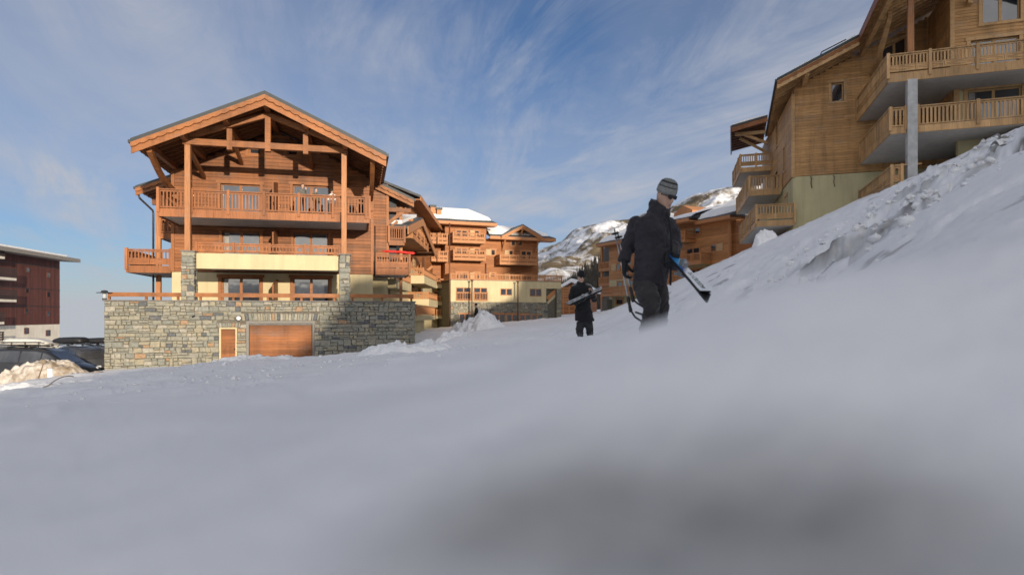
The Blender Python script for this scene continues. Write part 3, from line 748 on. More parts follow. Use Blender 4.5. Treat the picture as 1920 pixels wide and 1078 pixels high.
def stone_mesh(wd, ht, dp, rnd, jig=.035):
    """one roughly dressed block, front face towards -y, slightly bulging"""
    j = lambda s: rnd.uniform(-1, 1) * min(jig, s * .10)
    f = [(-wd / 2 + j(wd), -ht / 2 + j(ht)), (wd / 2 + j(wd), -ht / 2 + j(ht)), (wd / 2 + j(wd), ht / 2 + j(ht)), (-wd / 2 + j(wd), ht / 2 + j(ht))]
    if rnd.random() < .35:
        k = rnd.randrange(4); a, b = f[k], f[(k + 1) % 4]; t = rnd.uniform(.3, .7)
        f.insert(k + 1, (a[0] + (b[0] - a[0]) * t + rnd.uniform(-.012, .012), a[1] + (b[1] - a[1]) * t + rnd.uniform(-.012, .012)))
    n = len(f); ins = min(.022, ht * .14); r = 1 - 2 * ins / max(.05, min(wd, ht))
    c = (sum(p[0] for p in f) / n, sum(p[1] for p in f) / n); o = rnd.uniform(-.014, .014)
    vs = [(p[0], dp, p[1]) for p in f] + [(p[0], .012 + o, p[1]) for p in f] + [(c[0] + (p[0] - c[0]) * (1 - 2 * ins / wd), -.012 + o + rnd.uniform(-.008, .008), c[1] + (p[1] - c[1]) * (1 - 2 * ins / ht)) for p in f]
    vs.append((c[0], -.02 + o + rnd.uniform(-.008, .012), c[1])); q = len(vs) - 1
    fs = []
    for k in range(n):
        m = (k + 1) % n
        fs += [(k, m, n + m, n + k), (n + k, n + m, 2 * n + m, 2 * n + k), (2 * n + k, 2 * n + m, q)]
    return vs, fs
def ashlar(u0, u1, z0, z1, ops, rnd, hs=(.10, .30), ws=(.16, .62)):
    """random coursed rubble: list of (u,z,w,h)"""
    out = []; z = z0
    while z < z1 - .03:
        h = min(rnd.uniform(.17, .33), z1 - z)
        if z1 - z - h < .12: h = z1 - z
        for s0, s1 in cut(u0, u1, z, z + h, ops):
            x = s0
            while x < s1 - .02:
                w = rnd.uniform(.16, .52)
                if s1 - x - w < .16: w = s1 - x
                if rnd.random() < .45 and h > .19:           # two or three thin stones on top of each other
                    k = rnd.uniform(.3, .7); 
                    for (zz, hh) in ((z, h * k), (z + h * k, h * (1 - k))):
                        if hh > .10 and w > .36 and rnd.random() < .6:
                            t = rnd.uniform(.35, .65); out.append((x + w * t / 2, zz + hh / 2, w * t, hh)); out.append((x + w * (1 + t) / 2, zz + hh / 2, w * (1 - t), hh))
                        else: out.append((x + w / 2, zz + hh / 2, w, hh))
                else: out.append((x + w / 2, z + h / 2, w, h))
                x += w
        z += h
    return out
def lay_stones(parent, stones, w, rnd, limit, joint=.016, rz=0.0, u_axis=True, dp=.09, ufix=0.0, flip=1):
    """the largest as single objects, the rest as one joined part"""
    stones = sorted(stones, key=lambda s: -s[2] * s[3]); rest = MB()
    for i, (u, z, wd, ht) in enumerate(stones):
        vs, fs = stone_mesh(max(.04, wd - joint), max(.03, ht - joint), dp, rnd)
        if not u_axis: vs = [(-flip * v[1] * -1 if False else flip * v[1], v[0], v[2]) for v in vs]
        if i < limit:
            me = bpy.data.meshes.new('stone'); me.from_pydata(vs, [], fs); me.materials.append(STONE)
            o = bpy.data.objects.new('stone', me); COL.objects.link(o); o.parent = parent
            o.location = (u, w, z) if u_axis else (ufix, u, z)
        else:
            c = (u, w, z) if u_axis else (ufix, u, z)
            rest.add([(v[0] + c[0], v[1] + c[1], v[2] + c[2]) for v in vs], fs)
    if rest.v: rest.build('small_stones', STONEI, parent)['kind'] = 'stuff'
# ------------------------------------------------------------------ the near chalet on its stone garage
FA = Frame(195, 30, 13.5)
ch = tag(FA.empty('chalet'), 'orange larch chalet with truss gable standing on the schist garage wall', 'chalet')
G0, G1 = 14.46, -2.75
DOOR = (4.98, 5.80, -2.6, -0.62); GAR = (6.22, 9.46, -2.6, -0.30)
rnd = random.Random(3)
TOPW = 0.64
sw = panel_wall('stone_wall', ch, MORTAR, 0, G0, G1, TOPW, 0.06, 0.55, (DOOR, GAR))
arch = (6.0, 9.68, -0.30, 0.06)
st = ashlar(0, G0, -2.62, TOPW, (DOOR, (6.22, 9.46, -2.62, -.3), arch, (4.9, 5.95, -.62, -.40)), rnd)
lay_stones(sw, st, 0.0, rnd, 215)
vm = MB()
# upright stones forming flat arches above the openings
for (a0, a1, b0, b1) in (arch, (4.9, 5.95, -.62, -.40)):
    x = a0
    while x < a1 - .05:
        w_ = rnd.uniform(.08, .17); e = min(a1, x + w_)
        vs, fs = stone_mesh(e - x - .012, b1 - b0 - .02, .09, rnd, .01); sh = ((x + e) / 2 - (a0 + a1) / 2) / (a1 - a0) * .35
        vm.add([(v[0] + (x + e) / 2 + v[2] * sh, v[1], v[2] + (b0 + b1) / 2) for v in vs], fs); x = e
vm.build('arch_stones', STONEI, sw)['kind'] = 'stuff'
# return walls, coping, terrace slab
m = MB(); m.box(0.06, .5, .56, 12, G1, TOPW); m.box(G0 - .5, G0 - .06, .56, 12, G1, TOPW); m.build('side_wall', MORTAR, ch)
ss = ashlar(0.0, 9.0, -2.62, TOPW, (), rnd)
lay_stones(sw, [(a, b, c, d) for a, b, c, d in ss if a + c / 2 < 9], 0, rnd, 0, u_axis=False, ufix=G0, flip=-1)
MB().box(-.05, G0 + .05, -.05, .62, TOPW + .002, TOPW + .06).build('coping', COPE, ch)
MB().box(.3, G0 - .3, .57, 12, .35, .58).build('terrace', CONC, ch)
# door and garage door
d = MB().box(5.06, 5.72, .30, .36, -2.6, -.70).build('door', WOOD, ch); tag(d, 'narrow orange boarded door')
for i in range(11): brick_box('plank', WOOD, d, (5.39, .285, -2.53 + i * .175), (.66, .03, .165))
MB().box(4.98, 5.06, .1, .36, -2.6, -.70).box(5.72, 5.80, .1, .36, -2.6, -.70).box(4.98, 5.80, .1, .36, -.70, -.62).build('door_frame', CREAM, d)
MB().ball((5.66, .25, -1.7), .035).build('handle', BLACK, d)
g = MB().box(6.34, 9.34, .36, .42, -2.6, -.52).build('garage_door', WOOD, ch); tag(g, 'wide orange boarded garage door')
for i in range(15):
    brick_box('plank', WOOD, g, (7.84, .345, -2.53 + i * .138), (2.99, .03, .126))
MB().box(6.22, 6.34, .08, .42, -2.6, -.42).box(9.34, 9.46, .08, .42, -2.6, -.42).box(6.22, 9.46, .08, .42, -.42, -.30).build('door_frame', plain('grey_door_frame', (.20, .19, .17), .8), g)
MB().box(6.34, 9.34, .2, .36, -.52, -.425).build('shutter_box', COPE, g)
sp = MB(); sp.tube([(3.9, .1, -.05), (3.86, -.22, -.10)], .035, 8); sp.tube([(10.98, .1, -.02), (10.98, -.1, -.03)], .045, 8); sp.build('drain_spout', BLACK, ch)
# pillars of stone carrying the posts
for (a, b) in ((3.29, 3.86), (10.66, 11.17)):
    p = MB().box(a + .05, b - .05, .11, .70, TOPW + .06, 3.04).build('stone_pillar', MORTAR, ch)
    ps = [s_ for s_ in ashlar(a, b, TOPW + .06, 3.04, (), rnd)]
    lay_stones(p, ps, .06, rnd, 40)
    q = ashlar(.08, .74, TOPW + .06, 3.04, (), rnd)
    lay_stones(p, q, 0, rnd, 0, u_axis=False, ufix=b, flip=-1); lay_stones(p, q, 0, rnd, 0, u_axis=False, ufix=a, flip=1)
    MB().box(a - .05, b + .05, .02, .78, 3.04, 3.10).build('capstone', COPE, p)
# ---- main block, front wall
WF = 4.1; U0, U1 = 1.84, 12.41
UA, ZA, SL = 7.20, 10.80, 0.458
def gtop(u): return ZA - .50 - SL * abs(u - UA)
D1 = [(4.30, 6.30, .58, 2.04), (8.03, 9.98, .58, 2.06)]; D2 = [(4.35, 6.30, 2.62, 4.58), (8.06, 9.93, 2.62, 4.62)]
D3 = [(4.27, 6.30, 5.18, 7.17), (8.02, 10.0, 5.18, 7.28)]; SW_ = [(5.72, 6.34, 8.86, 9.22), (7.70, 8.30, 8.92, 9.30)]
panel_wall('rendered_wall', ch, CREAM, U0, U1, .4, 2.30, WF + .02, WF + .4, D1)
core = MB().prism([(U0, 2.30), (U1, 2.30), (U1, gtop(U1)), (UA, gtop(UA)), (U0, gtop(U0))], (WF + .30, WF + .5), 'y').build('clad_wall', WOODD, ch)
planks(core, WOOD, U0 + .10, U1 - .10, 2.31, 10.3, WF, .192, D2 + D3 + SW_, gtop, .10, seed=5)
MB().box(U0 + .1, U1 - .1, WF + .49, 10.6, .4, 7.2).build('main_block', WOODD, ch)
for u in (U0 + .05, U1 - .05): brick_box('corner_board', WOODT, ch, (u, WF + .04, 5.0), (.16, .18, 5.4))
for i, (a0, a1, b0, b1) in enumerate(D1 + D2 + D3):
    window(ch, (a0, WF + (.02 if i < 2 else 0), b0), 0, a1 - a0, b1 - b0, WOODT, 2, 'balcony_door', sill=False, curtain=i in (0, 2), deep=.16, proud=.06)
for a0, a1, b0, b1 in SW_: window(ch, (a0, WF, b0), 0, a1 - a0, b1 - b0, WOODT, 1, 'window', deep=.10)
# dividers between neighbouring flats
for (z0, z1) in ((.58, 1.95), (3.0, 4.72), (5.3, 7.35)):
    MB().prism([(WF - .01, z0), (WF - 1.9, z0), (WF - 1.9, z1 - .35), (WF - .01, z1)], (7.16, 7.24), 'x').build('divider', WOOD, ch)
# ---- level three balcony, across the whole front
B3 = 5.14
poly3 = [(2.12, .62), (12.12, .62), (12.12, WF + .1), (2.12, WF + .1)]
b3 = tag(balcony(ch, [(2.2, .70), (12.05, .70), (12.05, WF + .12), (2.2, WF + .12)], B3, .30), 'topmost balcony across the whole front')
railing(b3, [(2.14, WF), (2.14, .62), (12.12, .62), (12.12, WF)], B3, WOODB, 'plain', 1.0, (-.36, .03), posts=[WF - .62 + 1.5 + i * 1.67 for i in range(6)] , post=.13)
# ---- level two balcony behind a rendered parapet
B2 = 2.62
b2 = balcony(ch, [(3.9, .62), (10.64, .62), (10.64, WF + .1), (3.9, WF + .1)], B2, .20)
MB().box(3.88, 10.65, .44, .615, 2.26, 3.02).build('parapet', CREAM, b2)
railing(b2, [(3.86, .53), (10.66, .53)], 3.06, WOODB, 'plain', .48, (.02, .06), posts=[1.7, 3.4, 5.1], post=.12)
# ---- terrace hand rail board along the stone wall
tr = MB().box(.10, 3.27, .16, .24, .86, 1.06).build('terrace_rail', WOODT, ch)
for a, b in ((3.88, 10.64), (11.19, 14.40)): brick_box('rail_board', WOODT, tr, ((a + b) / 2, .2, .96), (b - a, .08, .20))
for u in (.12, 1.7, 3.1, 4.1, 5.6, 7.2, 8.8, 10.4, 11.3, 12.8, 14.3): brick_box('post', WOODT, tr, (u, .3, .83), (.10, .12, .34))
# ---- posts, truss, purlins, brackets
ZP = 3.10
for u in (3.52, 10.88): brick_box('timber_post', WOODV, ch, (u, .37, (ZP + 8.25) / 2), (.25, .25, 8.25 - ZP))
TB0, TB1 = 8.27, 8.57
tie = tag(MB().box(3.30, 11.06, .24, .50, TB0, TB1).build('truss', WOODT, ch), 'open timber truss under the gable')
z_ch = lambda u: ZA - .78 - SL * abs(u - UA) 
m = MB()
for s, ue in ((-1, 3.62), (1, 10.80)):
    a = (ue, TB1 + .02); b = (UA + s * .13, 9.92)
    dx, dz = b[0] - a[0], b[1] - a[1]; L = math.hypot(dx, dz); nx, nz = -dz / L * .13, dx / L * .13
    if nz < 0: nx, nz = -nx, -nz
    m.prism([(a[0], a[1]), (b[0], b[1] - nz), (b[0], b[1] + nz * 1.2), (a[0] + 2 * nx, a[1] + 2 * nz)], (.26, .48), 'y')
m.build('top_chord', WOODT, tie)
brick_box('king_post', WOODT, tie, (UA, .37, (8.14 + 10.0) / 2), (.26, .30, 10.0 - 8.14))
for u in (5.42, 9.0): brick_box('queen_post', WOODT, tie, (u, .37, 8.63), (.24, .28, 1.02))
for u in (UA, 5.36, 9.06, 3.46, 10.94):
    purlin(ch, u, gtop(u) + .16 , -.72, WF + .1, WOODD)
for u, wA in ((2.02, -.30), (12.30, -.30)):
    purlin(ch, u, gtop(u) + .14, -.55, WF + .1, WOODD, .22, .26)
    strut(ch, u + (.0), -.35, gtop(u) - .16, WF - .12, gtop(u) - 1.35, WOODT, .22, .26, -.30)
    brick_box('corbel', WOODT, ch, (u, WF - .10, gtop(u) - 1.72), (.22, .22, .62))
for u in (3.46, 10.94, 5.36, 9.06):
    MB().beam((u, .6, gtop(u) - .35), (u, WF, gtop(u) - 1.15), .16, .2).build('brace', WOODD, ch)
rf = gable_roof(ch, UA, ZA, 1.36, 12.98, SL, -.85, 11.2, WOODT, WOODD, rafters=7.5, fascia=.46, th=.17)
# ---- wider rear volume with its own lower eaves
WR = 6.3
UL2, UR2, ZL2 = -.52, 14.92, 7.22
def side_roof(u_out, z_out, u_in, w0, w1, sl):
    z_in = z_out + sl * abs(u_in - u_out); th = .15
    o = MB().prism([(u_out, z_out), (u_in, z_in), (u_in, z_in - th), (u_out, z_out - th)], (w0, w1), 'y').build('side_roof', METAL, ch)
    MB().prism([(u_out, z_out - th - .003), (u_in, z_in - th - .003), (u_in, z_in - th - .05), (u_out, z_out - th - .05)], (w0 + .03, w1 - .03), 'y').build('roof_deck', WOODD, o)
    MB().prism([(u_out, z_out - th - .003), (u_in, z_in - th - .003), (u_in, z_in - th - .40), (u_out, z_out - th - .40)], (w0 + .05, w0 + .10), 'y').build('barge_board', WOODT, o)
    sc = scallop(u_out, z_out - th, u_in, z_in - th, .16)
    MB().prism([(u_out, z_out - th - .003), (u_in, z_in - th - .003)] + sc[::-1], (w0 - .04, w0 + .048), 'y').build('scalloped_board', WOODT, o)
    w = w0 + .5; sgn = 1 if u_in > u_out else -1
    while w < w1 - 1:
        MB().prism([(u_out + .1 * sgn, z_out + .1 * sl - th - .053), (u_in, z_in - th - .053), (u_in, z_in - th - .2), (u_out + .1 * sgn, z_out + .1 * sl - th - .2)], (w, w + .1), 'y').build('rafter', WOODD, o); w += .7
    MB().box(min(u_out, u_out - sgn * .11), max(u_out, u_out - sgn * .11), w0 + .05, w1, z_out - th - .02, z_out - .04).build('gutter', METAL, o)
    return o
side_roof(UL2, 7.20, 1.9, 6.0, 10.4, .40); side_roof(UR2, 7.16, 12.5, 6.0, 10.4, .44)
# right return: set-back clad wall, cream below
pw = MB().box(12.35, 13.36, WR + .12, 10.2, 2.3, 8.0).build('clad_wall', WOODD, ch)
planks(pw, WOOD, 12.43, 13.30, 2.31, 7.9, WR, .192, (), lambda u: 7.3 + .44 * (14.92 - u) - .5, .10, seed=9)
brick_box('corner_board', WOODT, ch, (13.33, WR + .03, 4.9), (.16, .18, 5.2))
MB().box(12.42, 13.36, WR + .02, 10.2, .4, 2.30).build('rendered_wall', CREAM, ch)
MB().box(.9, 1.84, 9.5, 10.3, .4, 7.0).build('rear_block', WOODD, ch)
# right balconies
br = balcony(ch, [(12.56, 4.4), (14.46, 4.4), (14.46, 7.5), (12.56, 7.5)], 2.58, .24)
railing(br, [(12.56, 4.36), (14.48, 4.36), (14.48, 7.6)], 2.58, WOODB, 'panel', .93, (-.26, .12), post=.13, pitch=.14)
br3 = balcony(ch, [(13.4, 6.2), (14.3, 6.2), (14.3, 9.3), (13.4, 9.3)], 4.55, .26)
railing(br3, [(13.40, 6.15), (14.32, 6.15), (14.32, 9.6)], 4.55, WOODB, 'plain', .85, (-.30, .02), post=.12, pitch=.13)
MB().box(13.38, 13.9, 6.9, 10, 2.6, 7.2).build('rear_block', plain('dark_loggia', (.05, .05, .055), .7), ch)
for (z0, z1) in ((.58, 2.3), (2.6, 4.25), (4.6, 6.7)): brick_box('timber_post', WOODV, ch, (14.18, 6.9, (z0 + z1) / 2), (.18, .18, z1 - z0))
MB().beam((13.36, 6.4, 5.6), (14.5, 6.4, 6.55), .14, .2).beam((13.36, 6.4, 5.2), (13.95, 6.4, 5.75), .12, .16).build('brace', WOODT, ch)
MB().box(13.3, 14.75, 6.3, 6.5, 6.32, 6.56).build('eave_beam', WOODD, ch)
# left balconies, post and downpipe
bl = balcony(ch, [(-.34, 4.25), (1.84, 4.25), (1.84, 9.8), (-.34, 9.8)], 2.52, .24)
railing(bl, [(-.36, 9.8), (-.36, 4.15), (1.78, 4.15)], 2.52, WOODB, 'panel', .98, (-.28, .10), post=.14, pitch=.16)
bl3 = balcony(ch, [(.55, 7.0), (1.84, 7.0), (1.84, 10), (.55, 10)], 4.65, .24)
railing(bl3, [(.5, 10), (.5, 6.9), (1.84, 6.9)], 4.65, WOODB, 'plain', .93, (-.28, .04), post=.13, pitch=.15)
brick_box('timber_post', WOODV, ch, (.42, 6.95, 3.75), (.24, .24, 6.3))
MB().box(.1, 1.84, 6.8, 7.05, 6.30, 6.58).build('eave_beam', WOODD, ch)
dp = MB().tube([(-.42, 6.2, 6.75), (-.38, 6.3, 6.55), (.16, 6.75, 5.95), (.18, 6.78, 5.8), (.18, 6.78, .7)], .055, 8)
dp2 = MB().tube([(12.52, WF - .1, 5.1), (12.52, WF - .1, 2.4)], .04, 8); dp.build('downpipe', PIPE, ch); dp2.build('downpipe', PIPE, ch)
# lantern on the wall corner and bulkhead lamp beside the garage
ln = tag(empty('wall_lantern', (*FA.world(-.02, .02), TOPW + .06), FA.t), 'glass lantern with wide flat hat on left corner of stone wall', 'lantern')
MB().tube([(0, .1, 0), (0, .1, .06)], .10, 12).build('base', METAL, ln)
MB().tube([(0, .1, .06), (0, .1, .32)], .085, 12).build('glass', plain('lantern_glass', (.45, .47, .48), .15, 0, .05), ln)
c_ = MB(); c_.tube([(0, .1, .32), (0, .1, .345), (0, .1, .36), (0, .1, .43), (0, .1, .45)], [.34, .34, .15, .13, .05], 16); c_.build('hat', METAL, ln)
lp = tag(empty('wall_lamp', (*FA.world(5.90, -.03), -.17), FA.t), 'round white bulkhead lamp on stone wall above small door', 'lamp')
MB().tube([(0, -.03, 0), (0, -.09, 0)], .13, 18).build('ring', BLACK, lp)
MB().ball((0, -.09, 0), .105, .05, .105, 16, 10).build('diffuser', plain('lamp_glass', (.75, .76, .76), .3, 0, .03), lp)
# red parasol lying furled along the balcony rail
pr = tag(empty('parasol', (*FA.world(12.95, 4.55), 3.66), FA.t), 'furled red parasol lying along the balcony rail beside the chalet', 'parasol')
rp_ = MB(); rr_ = random.Random(2)
rp_.tube([(x * .1, .04 * math.sin(x), .05 + .012 * math.sin(x * 2.1) - .05 * (x / 20) ** 2 * 2) for x in range(0, 20)], [.035 + .045 * min(1, x / 3) * (1 - .15 * math.sin(x * 1.7)) for x in range(0, 19)] + [.03], 9)
RED = plain('red_canvas', (.55, .03, .02), .7)
rp_.build('canopy', RED, pr)
MB().tube([(-.3, 0, .05), (0, 0, .05)], .02, 6).build('pole', WOODT, pr)

# things left on the top balcony
for (px_, w_, lab, hh) in ((664, 2.4, 'dark folding chair at the right end of the top balcony', .5), (681, 1.9, 'dark folding chair closest to the right post of the top balcony', .5)):
    u_ = FA.survey(w_, px_, 395)[0]; x_, y_ = FA.world(u_, w_)
    c_ = tag(empty('patio_chair', (x_, y_, B3 + .005), FA.t + .4), lab, 'chair', 'chairs on the top balcony')
    MB().box(-.2, .2, -.2, .2, .42, .45).build('seat', BLACK, c_); MB().beam((0, .20, .45), (0, .30, .86), .40, .03, (0, 1, 0)).build('backrest', BLACK, c_)
    for sx in (-.18, .18):
        MB().beam((sx, -.2, 0), (sx, .22, .5), .03, .03).build('leg', BLACK, c_); MB().beam((sx, .2, 0), (sx, -.2, .44), .03, .03).build('leg', BLACK, c_)
# ------------------------------------------------------------------ the chalet up the slope on the right
FB = Frame(1665, 33, -19)
rc = tag(FB.empty('hillside_chalet', 1.076), 'tall pale larch chalet with stacked balconies standing above the steep snow slope', 'chalet')
W1 = 7.0; RE, RZ, RS = -5.02, 14.40, .458; RA = 5.4; RAZ = RZ + RS * (RA - RE)
rtop = lambda u: RZ + RS * (u - RE) - .34 if u < RA else RAZ - .34 - RS * (u - RA)
WN = [(-1.72, -1.02, 13.35, 14.52)]
IW = [(1.10, 2.40, 15.35, 17.0)]
pc = MB().prism([(-3.95, 8.8), (3.6, 8.8), (3.6, rtop(3.6) - .1), (-3.95, rtop(-3.95) - .1)], (W1 + .28, W1 + .5), 'y').build('clad_wall', PINET, rc)
planks(pc, PINE, -3.86, 3.5, 8.82, 18.6, W1, .165, WN + IW, rtop, .10, seg=(2.0, 4.2), seed=21)
brick_box('corner_board', PINET, rc, (-3.92, W1 + .03, 11.4), (.20, .2, 5.3))
MB().box(-3.94, 7.6, W1 + .05, W1 + .5, 2.0, 8.80).build('rendered_wall', CREAMR, rc)
MB().prism([(-3.6, 2), (7.6, 2), (7.6, 16), (5.4, 17.5), (-3.6, 13.6)], (W1 + .48, 10.4), 'y').build('main_block', PINET, rc)
window(rc, (-1.72, W1, 13.35), 0, .70, 1.17, PINET, 1, 'window', deep=.2, tw=.16)
window(rc, (1.10, W1, 15.35), 0, 1.3, 1.0, PINET, 2, 'window', deep=.12, slant=.55)
# side wall, running back at a slight angle
swl = MB().box(.28, .5, 0, 18, 8.8, 15.2).build('side_wall', PINET, rc, (-3.95, W1, 0), .075)
SO = [(6.3, 7.3, 12.5, 14.3), (3.0, 3.7, 9.9, 11.5), (6.4, 8.6, 8.85, 10.6)]
planks(swl, PINE, .12, 12.2, 8.82, 14.2, 0, .165, SO, None, .10, 'w', seg=(2, 4.2), seed=23)
for a, b, c, d in SO: window(swl, (.02, b, c), R(-90), b - a, d - c, PINET, 1, 'window', deep=.14)
MB().box(.05, .5, .02, 18, 2, 8.8).build('rendered_side', CREAMR, rc, (-3.95, W1, 0), .075)
wd_ = window(rc, (-4.13, 10.2, 6.05), R(-90) + .075, .8, 2.0, PINET, 1, 'balcony_door', deep=.1)
# forward block on the right
FW = 2.5; F0 = 3.50
O3 = [(4.88, 6.55, 15.35, 16.9), (4.35, 6.5, 12.3, 14.5)]; O2 = [(4.22, 6.62, 9.62, 11.88)]
fc = MB().prism([(F0, 12.0), (7.6, 12.0), (7.6, rtop(7.6)), (RA, rtop(RA)), (F0, rtop(F0))], (FW + .3, FW + .5), 'y').build('forward_wall', PINET, rc)
planks(fc, PINE, F0 + .1, 7.6, 12.02, 20, FW, .165, O3, rtop, .10, seg=(2, 4.2), seed=25)
panel_wall('rendered_wall', rc, CREAMR, F0 + .3, 7.6, 6.6, 11.98, FW + .02, FW + .4, O2)
for a, b, c, d in O3: window(rc, (a, FW, c), 0, b - a, d - c, PINET, 2, 'balcony_door' if c < 13 else 'window', sill=c > 13, deep=.16, tw=.17, curtain=False)
for a, b, c, d in O2: window(rc, (a, FW + .02, c), 0, b - a, d - c, PINET, 2, 'balcony_door', sill=False, deep=.16, tw=.17, curtain=True)
brick_box('corner_board', PINET, rc, (F0 + .02, FW + .03, 15.0), (.2, .2, 6)); brick_box('corner_board', PINET, rc, (F0 + .2, FW - .02, 10.8), (.26, .18, 2.4))
fs_ = MB().box(F0 + .12, F0 + .4, FW + .1, W1, 9.5, 17.9).build('forward_side', PINET, rc)
planks(fs_, PINE, FW + .13, W1 - .02, 9.52, 17.8, F0 + .02, .165, (), None, .10, 'w', seg=(3, 6), seed=27)
# roof: front gable slope reaching further forward than the left bay
TH = .16; k = math.hypot(1, RS)
zt = lambda u: RZ + RS * (u - RE)
def slab(u0, u1, w0, w1, nm, d0, d1, mat, par=None):
    return MB().prism([(u0, zt(u0) - d0), (u1, zt(u1) - d0), (u1, zt(u1) - d1), (u0, zt(u0) - d1)], (w0, w1), 'y').build(nm, mat, par or rc)
rr1 = slab(RE, -.50, 4.6, 17.5, 'roof', 0, TH, METAL)
slab(RE + .02, -.50, 4.64, 17.4, 'roof_deck', TH + .003, TH + .05, PINET, rr1)
rr2 = MB().prism([(-.50, zt(-.5)), (RA, RAZ), (8.6, RAZ - RS * 3.2), (8.6, RAZ - RS * 3.2 - TH), (RA, RAZ - TH), (-.50, zt(-.5) - TH)], (-1.6, 10.8), 'y').build('roof', METAL, rc)
slab(-.48, RA, -1.56, 10.7, 'roof_deck', TH + .003, TH + .05, PINET, rr2)
for (u0, u1, w0, par) in ((RE + .02, -.52, 4.66, rr1), (-.48, RA, -1.55, rr2)):
    MB().prism([(u0, zt(u0) - TH - .003), (u1, zt(u1) - TH - .003), (u1, zt(u1) - TH - .46), (u0, zt(u0) - TH - .46)], (w0 + .035, w0 + .09), 'y').build('barge_board', PINET, par)
    up = [(u0, zt(u0) - TH - .003), (u1, zt(u1) - TH - .003)]; sc = scallop(u0, zt(u0) - TH, u1, zt(u1) - TH, .2)
    MB().prism(up + sc[::-1], (w0, w0 + .033), 'y').build('scalloped_board', WOODT, par)
MB().box(-.58, -.50, -1.55, 4.6, zt(-.5) - TH - .34, zt(-.5) - .02).build('eave_board', WOODD, rr2)
MB().box(RE - .1, RE, 4.66, 17.4, RZ - TH - .06, RZ - .04).build('gutter', METAL, rr1)
w = 5.2
while w < 17:
    slab(RE + .1, -.5, w, w + .1, 'rafter', TH + .053, TH + .20, PINET, rr1); w += .62
w = -1.0
while w < 7:
    slab(-.42, RA - .1, w, w + .1, 'rafter', TH + .053, TH + .20, PINET, rr2); w += .62
for u in (-3.3, .0):
    purlin(rc, u, zt(u) - .36, 4.9 if u < -.5 else -.9, W1, PINET, .24, .38)
purlin(rc, 4.2, zt(4.2) - .36, -.9, FW, PINET, .24, .38)
strut(rc, .55, 2.2, zt(.55) - .55, W1 - .1, zt(.55) - 2.2, PINET, .22, .3, -.25)
brick_box('corbel', PINET, rc, (4.25, FW - .2, 16.5), (.22, .4, .30))
SN = MB()
sn_u = [(-4.9, .05), (-3.5, .16), (-2.3, .06), (-.7, .20)]
SN.prism([(u, zt(u) + h_) for u, h_ in sn_u] + [(u, zt(u) + .003) for u, _ in sn_u[::-1]], (4.9, 17.2), 'y').build('roof_snow', SNOWR, rc)
SN = MB(); sn_u = [(-.46, .06), (.8, .22), (3, .18), (5.2, .3)]
SN.prism([(u, zt(u) + h_) for u, h_ in sn_u] + [(u, zt(u) + .003) for u, _ in sn_u[::-1]], (-1.45, 10.6), 'y').build('roof_snow', SNOWR, rc)
MB().tube([(-2.6, 4.9, zt(-2.6) + .03), (-2.5, 5.0, zt(-2.5) + .25), (-1.2, 5.0, zt(-1.2) + .22), (-1.1, 4.9, zt(-1.1) + .03)], .035, 6).build('snow_guard', METAL, rc)
# balconies over the slope
tb = tag(balcony(rc, [(.05, .06), (7.6, .06), (7.6, 7), (-.22, 7)], 12.24, .26), 'deep upper balcony with diamond panels')
railing(tb, [(-.28, 6.95), (0, 0), (7.6, 0)], 12.30, PINEB, 'panel', 1.08, (-.36, .08), posts=[6.95 + 1.87, 6.95 + 3.9, 6.95 + 5.9], post=.14, pitch=.15, bw=.06)
mb_ = balcony(rc, [(.15, .16), (7.6, .16), (7.6, 7), (-.1, 7)], 9.52, .24)
railing(mb_, [(-.1, 6.95), (.12, .1), (.84, .1)], 9.60, PINEB, 'plain', 1.05, (-.30, .04), post=.14, pitch=.17, bw=.075)
railing(mb_, [(1.34, .1), (7.6, .1)], 9.60, PINEB, 'plain', 1.05, (-.30, .04), posts=[2.6, 4.7], post=.14, pitch=.17, bw=.075)
lb_ = balcony(rc, [(.2, .05), (1.2, .05), (1.2, 7), (-.05, 7)], 6.62, .24)
railing(lb_, [(-.1, 6.95), (.17, 0), (.62, 0)], 6.66, PINEB, 'panel', 1.0, (-.30, .06), post=.14, pitch=.17, bw=.06)
brick_box('cap_rail', PINET, lb_, (.9, 0, 7.66), (1.2, .18, .05))
cl_ = MB().box(.86, 1.30, -.12, .34, 5.6, 11.98).build('column', CONC, rc); tag(cl_, 'raw concrete column')
brick_box('timber_post', WOODV, rc, (1.08, .3, 15.3), (.27, .27, 6.0))
for u in (-2.9, -1.6):
    MB().tube([(u, W1 + .05, 8.75), (u + .05, W1 - .1, 8.6), (u + .02, W1 - .03, 8.3), (u + .08, W1 - .05, 8.0)], .022, 6).build('cable_end', PIPE, rc)
# stacked balconies on the far left flank
for (u0, w0, u1, zf, stl, ub, wb) in ((-6.13, 6.6, -3.84, 5.98, 'panel', -7.0, 17), (-6.44, 11.3, -4.36, 8.80, 'plain', -7.2, 20), (-6.99, 16.7, -4.66, 11.66, 'panel', -7.5, 23)):
    b = balcony(rc, [(u0 + .05, w0 + .05), (u1, w0 + .05), (u1 - .6, wb), (ub + .05, wb)], zf - .06, .24)
    railing(b, [(ub, wb), (u0, w0), (u1, w0)], zf, PINEB, stl, 1.08, (-.32, .05), posts=[2.5, 5.0, 7.5], post=.13, pitch=.165, bw=.06)
lr = MB().prism([(-7.64, 14.95), (-5.0, 15.5), (-5.0, 15.36), (-7.64, 14.81)], (15.9, 24), 'y').build('lower_roof', METAL, rc)
MB().prism([(-7.62, 14.80), (-5.0, 15.355), (-5.0, 15.0), (-7.62, 14.42)], (15.95, 16.02), 'y').build('barge_board', WOODD, lr)
MB().box(-7.74, -7.64, 15.95, 23.9, 14.5, 14.92).build('eave_board', WOODD, lr)
